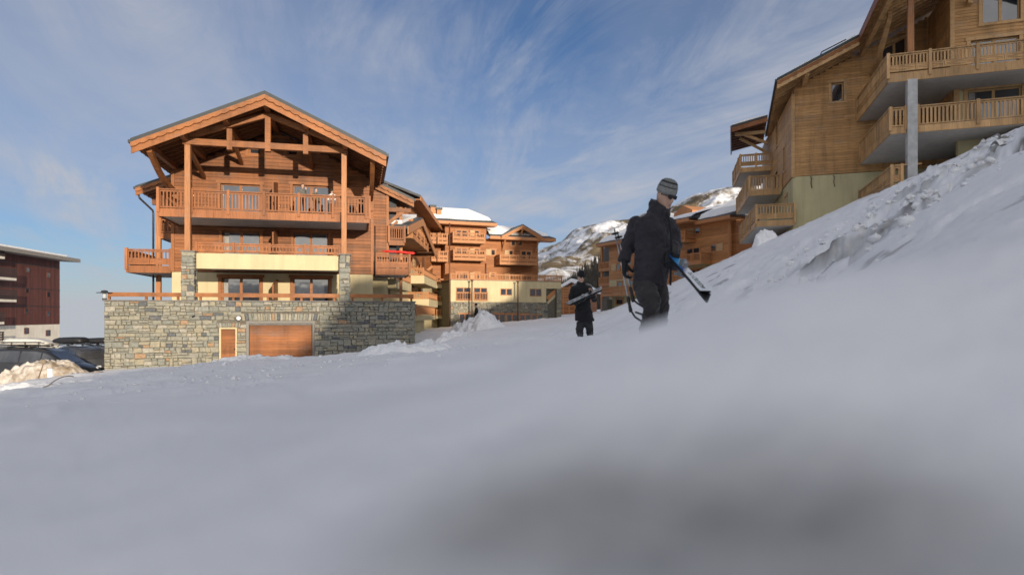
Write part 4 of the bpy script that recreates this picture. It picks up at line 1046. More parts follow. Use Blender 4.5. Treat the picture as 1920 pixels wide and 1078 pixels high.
for i in range(9): MB().prism([(-7.6, 14.79), (-5.0, 15.34), (-5.0, 15.20), (-7.6, 14.65)], (16.3 + i * .85, 16.4 + i * .85), 'y').build('rafter', WOODD, lr)
MB().prism([(-7.5, 15.1), (-6.2, 15.42), (-5.1, 15.55), (-5.1, 15.49), (-7.5, 14.985)], (16.0, 23.8), 'y').build('roof_snow', SNOWR, lr)
m = MB(); m.beam((-4.9, 17.2, 13.6), (-7.0, 17.2, 14.6), .16, .2); m.build('brace', PINET, rc)
m = MB(); m.beam((-4.9, 18.6, 13.2), (-7.0, 18.6, 14.55), .16, .2); m.build('brace', PINET, rc)
MB().box(-7.4, -4.7, 16.9, 17.1, 14.35, 14.6).build('eave_beam', PINET, rc)
MB().box(-4.5, -3.6, 19.2, 20, 6, 15).build('rear_block', PINET, rc)

# ------------------------------------------------------------------ far complex, middle of the view
def far_balcony(p, u0, u1, wf, wb, zf, mat, style='panel', hgt=.95, th=.22, slab=None, parapet=None, side=True, posts=None):
    b = balcony(p, [(u0, wf), (u1, wf), (u1, wb), (u0, wb)], zf, th, slab or CREAM)
    L = u1 - u0
    path = [(u0 - .03, wb), (u0 - .03, wf - .03), (u1 + .03, wf - .03), (u1 + .03, wb)] if side else [(u0, wf - .03), (u1, wf - .03)]
    off = (wb - wf) if side else 0
    if parapet:
        m = MB().box(u0 - .1, u1 + .1, wf - .12, wf, zf - th - .05, zf + parapet)
        if side: m.box(u0 - .1, u0, wf, wb, zf - th - .05, zf + parapet); m.box(u1, u1 + .1, wf, wb, zf - th - .05, zf + parapet)
        m.build('parapet', CREAM, b)
        railing(b, path, zf + parapet, mat, 'plain', hgt - parapet, (-.01, .03), joined=True, post=.1, pitch=.2, bw=.06)
    else:
        railing(b, path, zf, mat, style, hgt, (-.28, .06), posts=[off + L * (i + 1) / 4 for i in range(3)] if posts is None else posts, joined=True, post=.12, pitch=.2, bw=.06)
    return b
def far_win(p, fr, w, x0, x1, y0, y1, mat, panes=2, kind='window', shutter=None, tw=.12):
    u0, u1, z0, z1 = fr.rect(w, x0, x1, y0, y1)
    f = window(p, (u0, w, z0), 0, u1 - u0, z1 - z0, mat, panes, kind, tw=tw, proud=.06, deep=-.01, sill=kind == 'window')
    if shutter:
        sx0, sx1, _, _ = fr.rect(w, *shutter, y0, y1); s = MB().box(sx0, sx1, w - .075, w - .005, z0, z1); s.box(sx0 + .05, sx1 - .05, w - .10, w - .075, z0 + .15, z0 + .28).box(sx0 + .05, sx1 - .05, w - .10, w - .075, z1 - .28, z1 - .15)
        s.build('shutter', SHUT, p)
    return f
FC = Frame(845, 72, 20)
cc = tag(FC.empty('residence', .93), 'long sunlit residence with cream podium, stone base and snow capped gables in the distance', 'building')
POD = 11.66
CW = [(855, 883, 539, 564), (888, 913.5, 539.5, 564.5), (938, 960, 541, 554), (993, 1015, 541.5, 556)]
GD = [(861, 882, 588, 607), (893, 914, 588, 610), (926, 946, 588.5, 610), (950, 970, 589, 610), (974.5, 994, 589.5, 610), (997, 1017, 590, 610)]
opsC = [FC.rect(0, *c) for c in CW]; opsG = [FC.rect(0, *c) for c in GD]
panel_wall('rendered_wall', cc, CREAM, 0, POD, 1.45, 3.9, 0, .4, opsC)
cs = panel_wall('stone_wall', cc, MORTAR, 0, POD + .2, -2.2, 1.44, .05, .5, opsG)
rs_ = random.Random(8)
lay_stones(cs, ashlar(0, POD + .2, -2.0, 1.42, opsG, rs_), 0.0, rs_, 0, joint=.03, dp=.07)
MB().box(.1, POD + 2, .45, 11, -2.2, 3.8).build('podium_block', MORTAR, cc)
MB().box(.02, 14.0, -.04, 11, 3.9, 3.96).build('terrace', COPE, cc)
for c in CW[:2]:
    f = far_win(cc, FC, .1, *c, FART, 2, 'balcony_door'); u0, u1, z0, z1 = FC.rect(.1, *c)
    railing(f, [(0, -.16), (u1 - u0, -.16)], 0.05, FART, 'plain', .95, (0, .04), joined=True, post=.07, pitch=.18, bw=.05)
for c in CW[2:]: far_win(cc, FC, .1, *c, FART, 2)
for c in GD: far_win(cc, FC, .12, *c, FART, 2, 'glazed_door')
# recess, stair and pillar at its right end
MB().box(POD, 13.6, -.02, .38, 3.1, 3.9).build('rendered_lintel', CREAM, cc)
MB().box(13.0, 13.62, -.05, .6, -1.5, 3.09).build('stone_pillar', MORTAR, cc)
lay_stones(cs, ashlar(13.0, 13.62, -1.4, 3.08, (), rs_), -.09, rs_, 0, joint=.03, dp=.05)
MB().box(POD + .21, 13.0, 1.5, 1.9, -1.5, 3.1).build('recess_wall', CREAM, cc)
st_ = MB().beam((11.9, .5, 1.3), (13.2, .5, 2.5), .3, .28).build('stair', CREAM, cc)
MB().beam((11.9, .3, 1.9), (13.2, .3, 3.0), .06, .5).build('stair_rail', FART, cc)
tr_ = empty('terrace_railing'); tr_.parent = cc
railing(tr_, [(0, 3), (0, .02), (13.7, .02)], 3.96, FART, 'plain', .72, (0.0, .05), posts=[4, 5, 6, 7, 8.5, 10, 11.5, 13, 14.5], joined=True, post=.1, pitch=.2, bw=.06)
# clad upper storeys
CWW = 5.0
MB().prism([(.6, 3.9), (5.8, 3.9), (5.8, 11.0), (.6, 11.0)], (CWW, 11), 'y').build('clad_wall', FARW, cc)
MB().prism([(5.8, 3.9), (12.68, 3.9), (12.68, 9.35), (10.1, 10.55), (7.6, 9.3), (5.8, 9.3)], (CWW + .02, 11), 'y').build('clad_wall', FARW, cc)
CDO = [(855, 876, 432, 447), (855, 876, 466, 481), (856, 876, 511, 524)]
for c in CDO: far_win(cc, FC, CWW, *c, FART, 2, 'balcony_door')
for y in (432.5, 466.5, 511.5): far_win(cc, FC, CWW, 889.5, 898.5, y, y + 12, FART, 1, 'window', (881, 889))
far_win(cc, FC, CWW + .02, 920.5, 928.5, 468, 479, FART, 1, 'window', (911, 920)); far_win(cc, FC, CWW + .02, 954.5, 961.5, 469.5, 481, FART, 1, 'window', (946, 954))
far_win(cc, FC, CWW + .02, 977, 996, 471, 486, FART, 2, 'balcony_door')
far_win(cc, FC, CWW + .02, 920, 928.5, 512, 520, FART, 1, 'window', (917, 920)); far_win(cc, FC, CWW + .02, 955, 963, 513, 525, FART, 1, 'window', (946, 955)); far_win(cc, FC, CWW + .02, 979, 996, 514, 526, FART, 2, 'balcony_door')
for (a, b, sl) in ((958, 966.5, .3), (971, 979.5, -.3)):
    u0, u1, z0, z1 = FC.rect(CWW + .02, a, b, 449, 461); window(cc, (u0, CWW + .02, z0), 0, u1 - u0, z1 - z0 - (0 if sl > 0 else -.0), FART, 1, 'window', tw=.1, deep=-.01, slant=sl)
for (a, b, yb) in ((850, 908, 455), (851, 909, 487.5)):
    u0 = FC.survey(3.4, a, yb)[0]; u1, zf = FC.survey(3.4, b, yb); zf = FC.survey(3.4, (a + b) / 2, yb)[1]
    far_balcony(cc, u0, u1, 3.4, CWW, zf + .22, FART)
u0 = FC.survey(3.4, 938, 496)[0]; u1 = FC.survey(3.4, 1006, 496)[0]; zf = FC.survey(3.4, 972, 496)[1]
far_balcony(cc, u0, u1, 3.4, CWW, zf + .22, FART)
# roofs with snow
def far_roof(p, pts_eave, w0, z0, w1, z1, u0, u1, hipR=0.0, hipL=0.0, snow=.22, inset=.5):
    th = .2
    v = [(u0, w0, z0), (u1, w0, z0), (u1 - hipR, w1, z1), (u0 + hipL, w1, z1)]
    m = MB(); vs = v + [(a, b, c - th) for a, b, c in v]; m.add(vs, [(0, 1, 2, 3), (7, 6, 5, 4), (0, 4, 5, 1), (1, 5, 6, 2), (2, 6, 7, 3), (3, 7, 4, 0)])
    m.add([(u1, w0, z0), (u1, w1 + (w1 - w0), z0), (u1 - hipR, w1, z1)], [(0, 1, 2)])
    r_ = m.build('roof', TILE, p)
    MB().box(u0, u1, w0 - .05, w0 + .02, z0 - .42, z0 - .06).box(u0, u1, w0 + .021, w0 + 1.5, z0 - .42, z0 - .30).build('fascia', FART, r_)
    # snow with an uneven lower edge
    N = 26; vs = []; fs = []
    for i in range(N + 1):
        t = i / N; u = u0 + .15 + (u1 - u0 - .3) * t; s0 = inset + .45 * (vnoise(np.array([u * .9]), np.array([w0 * 3.1]), 5)[0]) + (hipR > 0) * 1.4 * max(0, t - .75)
        ue = min(max(u, u0 + hipL * .9), u1 - hipR * .95)
        for (q, hh) in ((s0 / (w1 - w0), .03), (s0 / (w1 - w0) + .08, snow), (1.0, snow + .05)):
            q = max(.03, min(1, q)); vs.append((u + (ue - u) * q, w0 + (w1 - w0) * q, z0 + (z1 - z0) * q + hh))
    for i in range(N):
        for k_ in range(2): fs.append((i * 3 + k_, (i + 1) * 3 + k_, (i + 1) * 3 + k_ + 1, i * 3 + k_ + 1))
    sm_ = MB(); sm_.add(vs, fs, True); sm_.build('roof_snow', SNOWR, p)
    return r_
far_roof(cc, None, 3.7, 11.15, 9, 13.2, -1.3, 6.75, 2.2, 0, .3, .7)
far_roof(cc, None, 3.8, 9.62, 9, 11.3, 5.9, 14.6, 1.8, 0, .26, .8)
rg_ = gable_roof(cc, 10.05, 11.15, 7.25, 12.95, .52, 3.55, 9.5, FART, FART, TILE, .14, .34, rafters=False, gutter=False, name='gable_roof')
for a in (7.9, 12.3): MB().beam((a, 4.0, 9.2), (a, CWW, 7.9), .18, .2).build('bracket', FART, cc)
MB().beam((10.05, 3.7, 10.5), (10.05, CWW, 9.0), .2, .22).build('bracket', FART, cc)
for (px, y0, y1, hw) in ((811, 389, 404, .30), (822.5, 394, 404, .27), (792.5, 388, 394, .24)):
    p = at(px, y1, 77); u = (p.x - FC.ox) * math.cos(FC.t) + (p.y - FC.oy) * math.sin(FC.t); w_ = -(p.x - FC.ox) * math.sin(FC.t) + (p.y - FC.oy) * math.cos(FC.t); zt_ = (590 - y0) / 1200 * 77
    c_ = MB().box(u - hw, u + hw, w_ - .3, w_ + .3, p.z - 1.5, zt_).build('chimney', FART, cc); MB().box(u - hw - .1, u + hw + .1, w_ - .4, w_ + .4, zt_, zt_ + .25).build('chimney_cap', METAL, c_)
for (px, y0, y1) in ((840, 420, 612), (911, 494, 523)):
    ua, za = FC.survey(CWW - .1 if px > 850 else .6, px, y0); ub, zb = FC.survey(CWW - .1 if px > 850 else .6, px, y1)
    MB().tube([(ua, CWW - .1 if px > 850 else -.1, za), (ub, CWW - .1 if px > 850 else -.1, zb)], .08, 8).build('downpipe', COPPER, cc)
# inner corner, in shade, linking to the left wing
MB().box(-6, .55, 6.5, 11, 3.3, 11).build('corner_wall', FARW, cc); MB().box(-6, .0, 6.4, 11, -2.2, 3.3).build('corner_render', CREAM, cc)
for (x0, x1, yb, sty) in ((806, 838, 455, 'panel'), (810, 839, 488, 'panel')):
    u0 = FC.survey(4.2, x0, yb)[0]; u1, zf = FC.survey(4.2, x1, yb); far_balcony(cc, u0, u1, 4.2, 6.5, zf + .1, FART, sty)
for (x0, x1, yb) in ((817, 840, 540), (818, 840, 572), (818, 840, 597)):
    u0 = FC.survey(4.6, x0, yb)[0]; u1, zf = FC.survey(4.6, x1, yb); far_balcony(cc, u0, u1, 4.6, 6.4, zf + .25, FART, parapet=.15 if yb < 590 else 0.05, hgt=.85, side=False)
for c in ((813, 825, 547, 558), (815, 826, 582, 591)): far_win(cc, FC, 6.4, *c, FART, 1)
# ---- left wing, seen very obliquely
FD = Frame(752, 49, 90.96)
cw = tag(FD.empty('residence_wing'), 'sunlit orange wing seen obliquely with cream balconies beside the near chalet', 'building')
S = FD.survey
zc = 4.0
MB().box(4.5, 27, .1, 9, zc, 10.0).build('clad_wall', FARW, cw); MB().box(-4, 4.49, .1, 9, zc, 6.6).build('clad_wall', FARW, cw)
MB().box(-4, 27, .12, 9, -2.6, zc - .002).build('rendered_wall', CREAM, cw)
far_r = MB().prism([(-1.0, 9.9), (4.5, 12.1), (10, 9.9), (10, 9.7), (4.5, 11.9), (-1.0, 9.7)], (4, 28), 'x')
far_r.build('roof', TILE, cw)
MB().box(4, 28, -1.02, -.95, 9.45, 9.85).build('fascia', FART, cw)
MB().box(4, 28, -.94, .2, 9.48, 9.6).build('eave_soffit', WOODD, cw)
# projecting roof and balcony
(ga, za), (gb, zb), (gd, zd) = S(-1.9, 764, 421), S(-1.9, 792, 408), S(-1.9, 817, 472)
m = MB(); m.prism([(ga, za), (gb, zb), (gd, zd), (gd, zd - .25), (gb, zb - .25), (ga, za - .25)], (-1.9, 1.2), 'y')
gr_ = m.build('gable_roof', TILE, cw)
MB().prism([(ga, za - .1), (gb, zb - .1), (gd, zd - .1), (gd, zd - .6), (gb, zb - .6), (ga, za - .6)], (-1.97, -1.905), 'y').build('barge_board', FART, gr_)
for i in range(7):
    t = (i + .5) / 7; u_ = gb + (gd - gb) * t; z_ = zb + (zd - zb) * t - .26; MB().box(u_ - .06, u_ + .06, -1.85, 1.2, z_ - .35, z_ - .08).build('rafter', WOODD, gr_)
MB().prism([(ga + .3, za + .3), (gb - .2, zb + .2), (gb - .2, zb), (ga + .3, za + .08)], (-1.5, .9), 'y').build('roof_snow', SNOWR, cw)
u0, z0 = S(-1.7, 772, 446); u1, z1 = S(-1.7, 801, 470)
far_balcony(cw, u0, u1, -1.7, .1, (z0 + z1) / 2 + .25, FART, slab=FARW)
for (xa, ya, xb, yb) in ((793, 523, 816, 541), (802, 563, 818, 580)):
    u0, z0 = S(-1.5, xa, ya); u1, z1 = S(-1.5, xb, yb); far_balcony(cw, u0, u1, -1.5, .1, (z0 + z1) / 2 + .1, FART, parapet=.35, hgt=.95)
u0, z0 = S(-1.5, 779, 594); u1, z1 = S(-1.5, 814, 602); far_balcony(cw, u0, u1, -1.5, .1, (z0 + z1) / 2 + .2, FART, parapet=.1, hgt=.9)
MB().box(u0 + .2, u1 - 6, -1.3, .1, -2.6, (z0 + z1) / 2 - .1).build('rendered_bay', CREAM, cw)
u0, z0 = S(-.9, 740, 541); u1, z1 = S(-.9, 768, 548); far_balcony(cw, u0, u1, -.9, .1, z1 + .3, FART, parapet=.3, hgt=.9)
for c in ((771, 774, 484, 500), (783, 788.5, 494, 515)): far_win(cw, FD, .1, *c, FART, 1, 'window' if c[1] < 780 else 'balcony_door', (c[1], c[1] + 3.4) if c[1] < 780 else None)
for c in ((771.5, 774.5, 526, 541), (783.5, 789, 532, 548), (785, 790, 573, 586)): far_win(cw, FD, .12, *c, FART, 1, 'window' if c[1] < 780 else 'balcony_door', (c[1], c[1] + 3.4) if c[1] < 780 else None)
MB().beam((S(-.5, 795, 470)[0], -1.3, 4.5), (S(-.5, 795, 470)[0], .1, 3.3), .2, .22).build('bracket', FART, cw)
MB().tube([(S(0, 793.5, 500)[0], -.05, 9.7), (S(0, 793.5, 500)[0], -.05, zc - 1)], .08, 6).build('downpipe', COPPER, cw)
# brown posts standing before the podium
for (px, y0, lab) in ((885, 533, 'slim brown post before the sunlit podium windows, carrying a small flared top'), (971, 535, 'slim brown post before the shaded half of the podium')):
    u, zt_ = FC.survey(-.9, px, y0); x, y = FC.world(u, -.9)
    q = tag(empty('lamp_post', (x * .93, y * .93, -1.6), FC.t), lab, 'post', 'posts before the podium')
    MB().tube([(0, 0, 0), (0, 0, zt_ + 1.7)], .07, 8).build('pole', COPPER, q); MB().tube([(0, 0, zt_ + 1.62), (0, 0, zt_ + 1.78), (0, 0, zt_ + 1.85)], [.07, .17, .12], 10).build('cap', COPPER, q)

# ------------------------------------------------------------------ chalet block behind the walkers
FE = Frame(1145, 85, -64.7)
eb = tag(FE.empty('lodge'), 'brown larch lodge with snowy roof behind the two walkers, cream lower storey', 'building')
bz = lambda px: FE.survey(0, px, np.interp(px, [1140, 1250, 1370], [526, 505, 487]))
uR = 21.5; uM = FE.survey(0, 1262, 500)[0]
zb0 = 4.6; zb1 = FE.survey(0, 1320, 496)[1]
MB().box(-.5, uM, .1, 8, zb0, 9.7).build('clad_wall', FARE, eb); MB().box(-.5, uM, .12, 8, -1, zb0 - .002).build('rendered_wall', CREAM, eb)
MB().box(uM + .002, uR, .1, 8, zb1, 10.2).build('clad_wall', FARE, eb); MB().box(uM + .002, uR, .12, 8, -1, zb1 - .002).build('rendered_wall', CREAM, eb)
brick_box('corner_board', FART, eb, (uR, -.02, 7.5), (.25, .25, 5.5))
MB().box(uR + .01, uR + .5, .4, 8, -1, 9.6).build('end_wall', FARW, eb)
far_roof(eb, None, -1.1, FE.survey(-1.1, 1165, 449)[1], 5, 12.2, -1.9, uM - .2, 0, 1.5, .4, .35)
uq = FE.survey(-1.1, 1303, 412)[0]
far_roof(eb, None, -1.1, FE.survey(-1.1, 1340, 407)[1], 5, 12.6, uq, uR + 1.2, 0.2, 0, .45, .3)
far_roof(eb, None, -2.2, FE.survey(-2.2, 1285, 410)[1] + .1, 5, 12.4, uM - .4, uq + .3, 0, 0, .2, .4)
dm = FE.survey(2.0, 1283, 402); MB().prism([(dm[0] - 1.6, 12.0), (dm[0], 12.75), (dm[0] + 1.6, 12.0), (dm[0] + 1.6, 10.5), (dm[0] - 1.6, 10.5)], (1.8, 6), 'y').build('dormer', FART, eb)
for a in ((1302.5, 1313, 427, 439, (1290, 1302)), (1333, 1343, 458, 472, (1344.5, 1356)), (1156, 1162, 494, 507, (1147, 1155.5))):
    far_win(eb, FE, .1, *a[:4], FART, 1, 'window', a[4])
for a in ((1288, 1312, 465, 489), (1296, 1315, 505, 514), (1262, 1271, 509, 520), (1262, 1269, 470, 481), (1158, 1167, 528, 538), (1180, 1195, 525, 535), (1156, 1168, 560, 571), (1173, 1184, 490, 506)):
    far_win(eb, FE, .1, *a, FART, 2 if a[1] - a[0] > 12 else 1, 'balcony_door')
for (xa, xb, yb, wf, sty, pp) in ((1130, 1206, 552, -1.4, 'panel', None), (1250, 1314, 495.5, -1.4, 'plain', None), (1268, 1284, 452, -1.4, 'panel', None), (1246, 1286, 534, -1.2, 'plain', None), (1175, 1190, 512, -.9, 'plain', None)):
    xm = (xa + xb) / 2; u0 = FE.survey(wf, xa, yb)[0]; u1 = FE.survey(wf, xb, yb)[0]; zf = FE.survey(wf, xm, yb)[1]
    far_balcony(eb, u0, u1, wf, .1, zf + .12, FART, sty)
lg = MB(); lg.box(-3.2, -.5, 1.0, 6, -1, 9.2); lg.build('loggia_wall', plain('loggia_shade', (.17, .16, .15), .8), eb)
for y in (505, 533):
    u0 = FE.survey(.2, 1124, y)[0]; zf = FE.survey(.2, 1131, y)[1]; far_balcony(eb, u0, -.55, .2, 2.5, zf, FART, 'plain')
MB().box(-2.9, -2.6, .3, .6, -1, 9.2).build('timber_post', FART, eb)
uP = FE.survey(-1.2, 1134, 570)[0]; MB().box(uP - .5, uP + .5, -1.3, -.4, -1.5, 2.0).build('stone_pier', MORTAR, eb)

# ------------------------------------------------------------------ dark red block at the left edge
FL = Frame(0, 78, 99.0)
lb = tag(FL.empty('apartment_block'), 'dark red boarded apartment block with pale base at the left edge', 'building')
SL_ = FL.survey
uE = SL_(0, 112, 560)[0]; zT = SL_(0, 60, 472)[1]; zB = SL_(0, 60, 609)[1]
zT1 = SL_(0, 112, 489)[1]
bw_ = MB().box(-14, uE, 0, 14, zB, zT1 + .6).build('boarded_wall', BROWN, lb)
MB().box(-14, uE, .03, 14, -5, zB - .002).build('rendered_base', OFFW, lb)
z = zB + 2.6
for zz in (SL_(0, 60, 574)[1], SL_(0, 60, 541)[1], SL_(0, 60, 497)[1]): MB().box(-14, uE + .02, -.03, .0, zz - .05, zz + .05).build('board_joint', PIPE, lb)
for (x0, y0) in ((49, 502), (88, 512), (48, 540), (88, 548), (47, 579), (87.5, 584), (46.5, 616), (87, 620)):
    u0, u1, z0, z1 = FL.rect(0, x0, x0 + 6, y0, y0 + 8.5)
    f = MB().box(u0 - .12, u0, -.05, .02, z0 - .1, z1 + .1).box(u1, u1 + .12, -.05, .02, z0 - .1, z1 + .1).box(u0, u1, -.05, .02, z1, z1 + .1).box(u0, u1, -.05, .02, z0 - .1, z0).build('window', BROWN, lb)
    brick_box('pane', GLASS, f, ((u0 + u1) / 2, -.015, (z0 + z1) / 2), (u1 - u0, .02, z1 - z0))
ro = MB().prism([(-2.2, zT1 + .35), (6, zT1 + .75), (14, zT1 + .35), (14, zT1 - .15), (6, zT1 + .2), (-2.2, zT1 - .15)], (-16, uE + 1.1), 'x').build('roof', plain('grey_roof_edge', (.24, .22, .19), .7), lb)
MB().prism([(-1.9, zT1 + .62), (6, zT1 + 1.15), (6, zT1 + .76), (-1.9, zT1 + .38)], (-15.5, uE - 2), 'x').build('roof_snow', SNOWR, lb)
DKW = plain('dark_balcony_wood', (.05, .035, .03), .7)
for (y, x1) in ((482, 9), (521, 31), (562, 31), (604, 8), (640, 7)):
    u0 = -14; u1 = SL_(-1.5, x1, y)[0]; zf = SL_(-1.5, min(x1, 15), y + 4)[1]
    b = balcony(lb, [(u0, -1.5), (u1, -1.5), (u1, .0), (u0, .0)], zf + .3, .3, OFFW)
    for k_ in range(4): brick_box('rail_board', DKW, b, ((u0 + u1) / 2, -1.52, zf + .5 + .28 * k_), (u1 - u0, .06, .17))
    brick_box('post', DKW, b, (u1 - .1, -1.45, zf + .85), (.12, .1, 1.1))

# little chalet and fence in the gap behind the woman
hc = tag(empty('small_chalet', (at(1070, 560, 104).x, 104, -.5), R(-20)), 'small wooden chalet with thick snow roof behind the walking woman', 'chalet')
MB().prism([(-2.6, 0), (3.2, 0), (3.2, 4.2), (0.3, 5.6), (-2.6, 4.0)], (0, 5), 'y').build('clad_wall', FARW, hc)
MB().prism([(-3.6, 3.7), (.3, 5.8), (4.2, 3.9), (4.2, 4.2), (.3, 6.35), (-3.6, 4.1)], (-.8, 5.5), 'y').build('roof', SNOWR, hc)
fe = tag(empty('plank_fence', (at(1066, 590, 98).x, 98, 0), R(-8)), 'weathered plank fence before the small snow roofed chalet', 'fence')
zf0 = gz(at(1066, 590, 98).x, 98)
for i in range(7): brick_box('post', FART, fe, (-2.6 + i * .9, .08, zf0 + 2.3), (.14, .12, 4.2))
for k_ in range(6): brick_box('plank', FART, fe, (0, 0, zf0 + 2.0 + k_ * .42), (5.6, .06, .26))
# ------------------------------------------------------------------ people
def cloth(name, col, rough=0.8, var=0.25, weave=60.0):
    m, n, l, b = newmat(name)
    f = noise(n, l, pos(n, l), 7.0, 5); r = ramp(n, [(0.3, tuple(c * (1 - var) for c in col)), (0.7, tuple(c * (1 + var) for c in col))])
    l.new(f, r.inputs[0]); l.new(r.outputs[0], b.inputs['Base Color']); b.inputs['Roughness'].default_value = rough
    b.inputs['Specular IOR Level'].default_value = 0.2
    try: b.inputs['Sheen Weight'].default_value = 0.12
    except Exception: pass
    bump(n, l, b, noise(n, l, pos(n, l), weave, 3), 0.25, 0.004); return m
JACK = cloth('charcoal_jacket', (.029, .027, .033)); TROU = cloth('charcoal_trousers', (.036, .034, .035)); GLOV = cloth('black_glove', (.010, .011, .014), .6)
BLKJ = cloth('black_jacket', (.012, .012, .014)); DKTR = cloth('dark_trousers', (.028, .028, .031)); GREYJ = cloth('grey_jacket', (.13, .125, .115)); OLIVE = cloth('olive_jacket', (.10, .085, .055))
WHTJ = cloth('white_jacket', (.74, .72, .68)); NAVY = cloth('navy_trousers', (.02, .021, .028)); HAIR = cloth('brown_hair', (.035, .024, .016)); FUR = cloth('grey_fur', (.22, .21, .20))
SKIN = plain('skin', (.47, .29, .21), .55, var=.08, scale=20); LIP = plain('lips', (.36, .16, .13), .5); BOOT = plain('boot_shell', (.03, .03, .035), .4)
LENS = plain('dark_lens', (.006, .006, .008), .08, 0, .05, spec=.6)
def knit():
    m, n, l, b = newmat('striped_knit'); t = nd(n, 'ShaderNodeTexCoord'); s = nd(n, 'ShaderNodeSeparateXYZ'); l.new(t.outputs['Object'], s.inputs[0])
    g = (.215, .22, .205); d = (.020, .020, .022)
    zr = mth(n, l, 'MULTIPLY', mth(n, l, 'ADD', s.outputs['Z'], 0.0), 5.0)
    r = ramp(n, [(0, g), (.455, d), (.50, (.17, .175, .165)), (.66, d), (.735, (.16, .165, .155)), (.99, (.12, .125, .12))], 'CONSTANT'); l.new(zr, r.inputs[0])
    w = nd(n, 'ShaderNodeTexNoise'); w.inputs['Scale'].default_value = 55; l.new(t.outputs['Object'], w.inputs['Vector'])
    rw_ = ramp(n, [(.3, .8), (.7, 1.2)]); l.new(w.outputs['Fac'], rw_.inputs[0])
    l.new(mixrgb(n, l, 1.0, r.outputs[0], rw_.outputs[0], 'MULTIPLY'), b.inputs['Base Color']); b.inputs['Roughness'].default_value = .95
    v = nd(n, 'ShaderNodeTexVoronoi'); v.inputs['Scale'].default_value = 110; l.new(t.outputs['Object'], v.inputs['Vector']); bump(n, l, b, v.outputs['Distance'], .6, .006)
    return m
KNIT = knit(); KBLK = cloth('black_knit', (.012, .012, .014), .95)
_wr = bpy.data.textures.new('folds', 'CLOUDS'); _wr.noise_scale = 0.11; _wr.noise_depth = 2
_wr2 = bpy.data.textures.new('fine_folds', 'CLOUDS'); _wr2.noise_scale = 0.045; _wr2.noise_depth = 1
def fused(mb, name, mat, parent, vox=.012, smooth=4, fold=0.0, fine=0.0):
    """several overlapping lofts grown into one continuous skin"""
    o = mb.build(name, mat, parent)
    r = o.modifiers.new('skin', 'REMESH'); r.mode = 'VOXEL'; r.voxel_size = vox; r.use_smooth_shade = True
    if smooth: s = o.modifiers.new('smooth', 'SMOOTH'); s.factor = .6; s.iterations = smooth
    if fold: d = o.modifiers.new('folds', 'DISPLACE'); d.texture = _wr; d.strength = fold; d.mid_level = .5; d.texture_coords = 'LOCAL'
    if fine: d = o.modifiers.new('fine_folds', 'DISPLACE'); d.texture = _wr2; d.strength = fine; d.mid_level = .5; d.texture_coords = 'LOCAL'
    return o
def ell(c, a, b, yaw, n=20, tilt=0.0):
    """horizontal ellipse: half width a across the body, b front to back; yaw turns it; tilt lowers the front"""
    cs, sn = math.cos(yaw), math.sin(yaw); out = []
    for k in range(n):
        t = 2 * math.pi * k / n; x, y = a * math.cos(t), b * math.sin(t)
        out.append((c[0] + x * cs - y * sn, c[1] + x * sn + y * cs, c[2] + tilt * y / max(b, .01)))
    return out
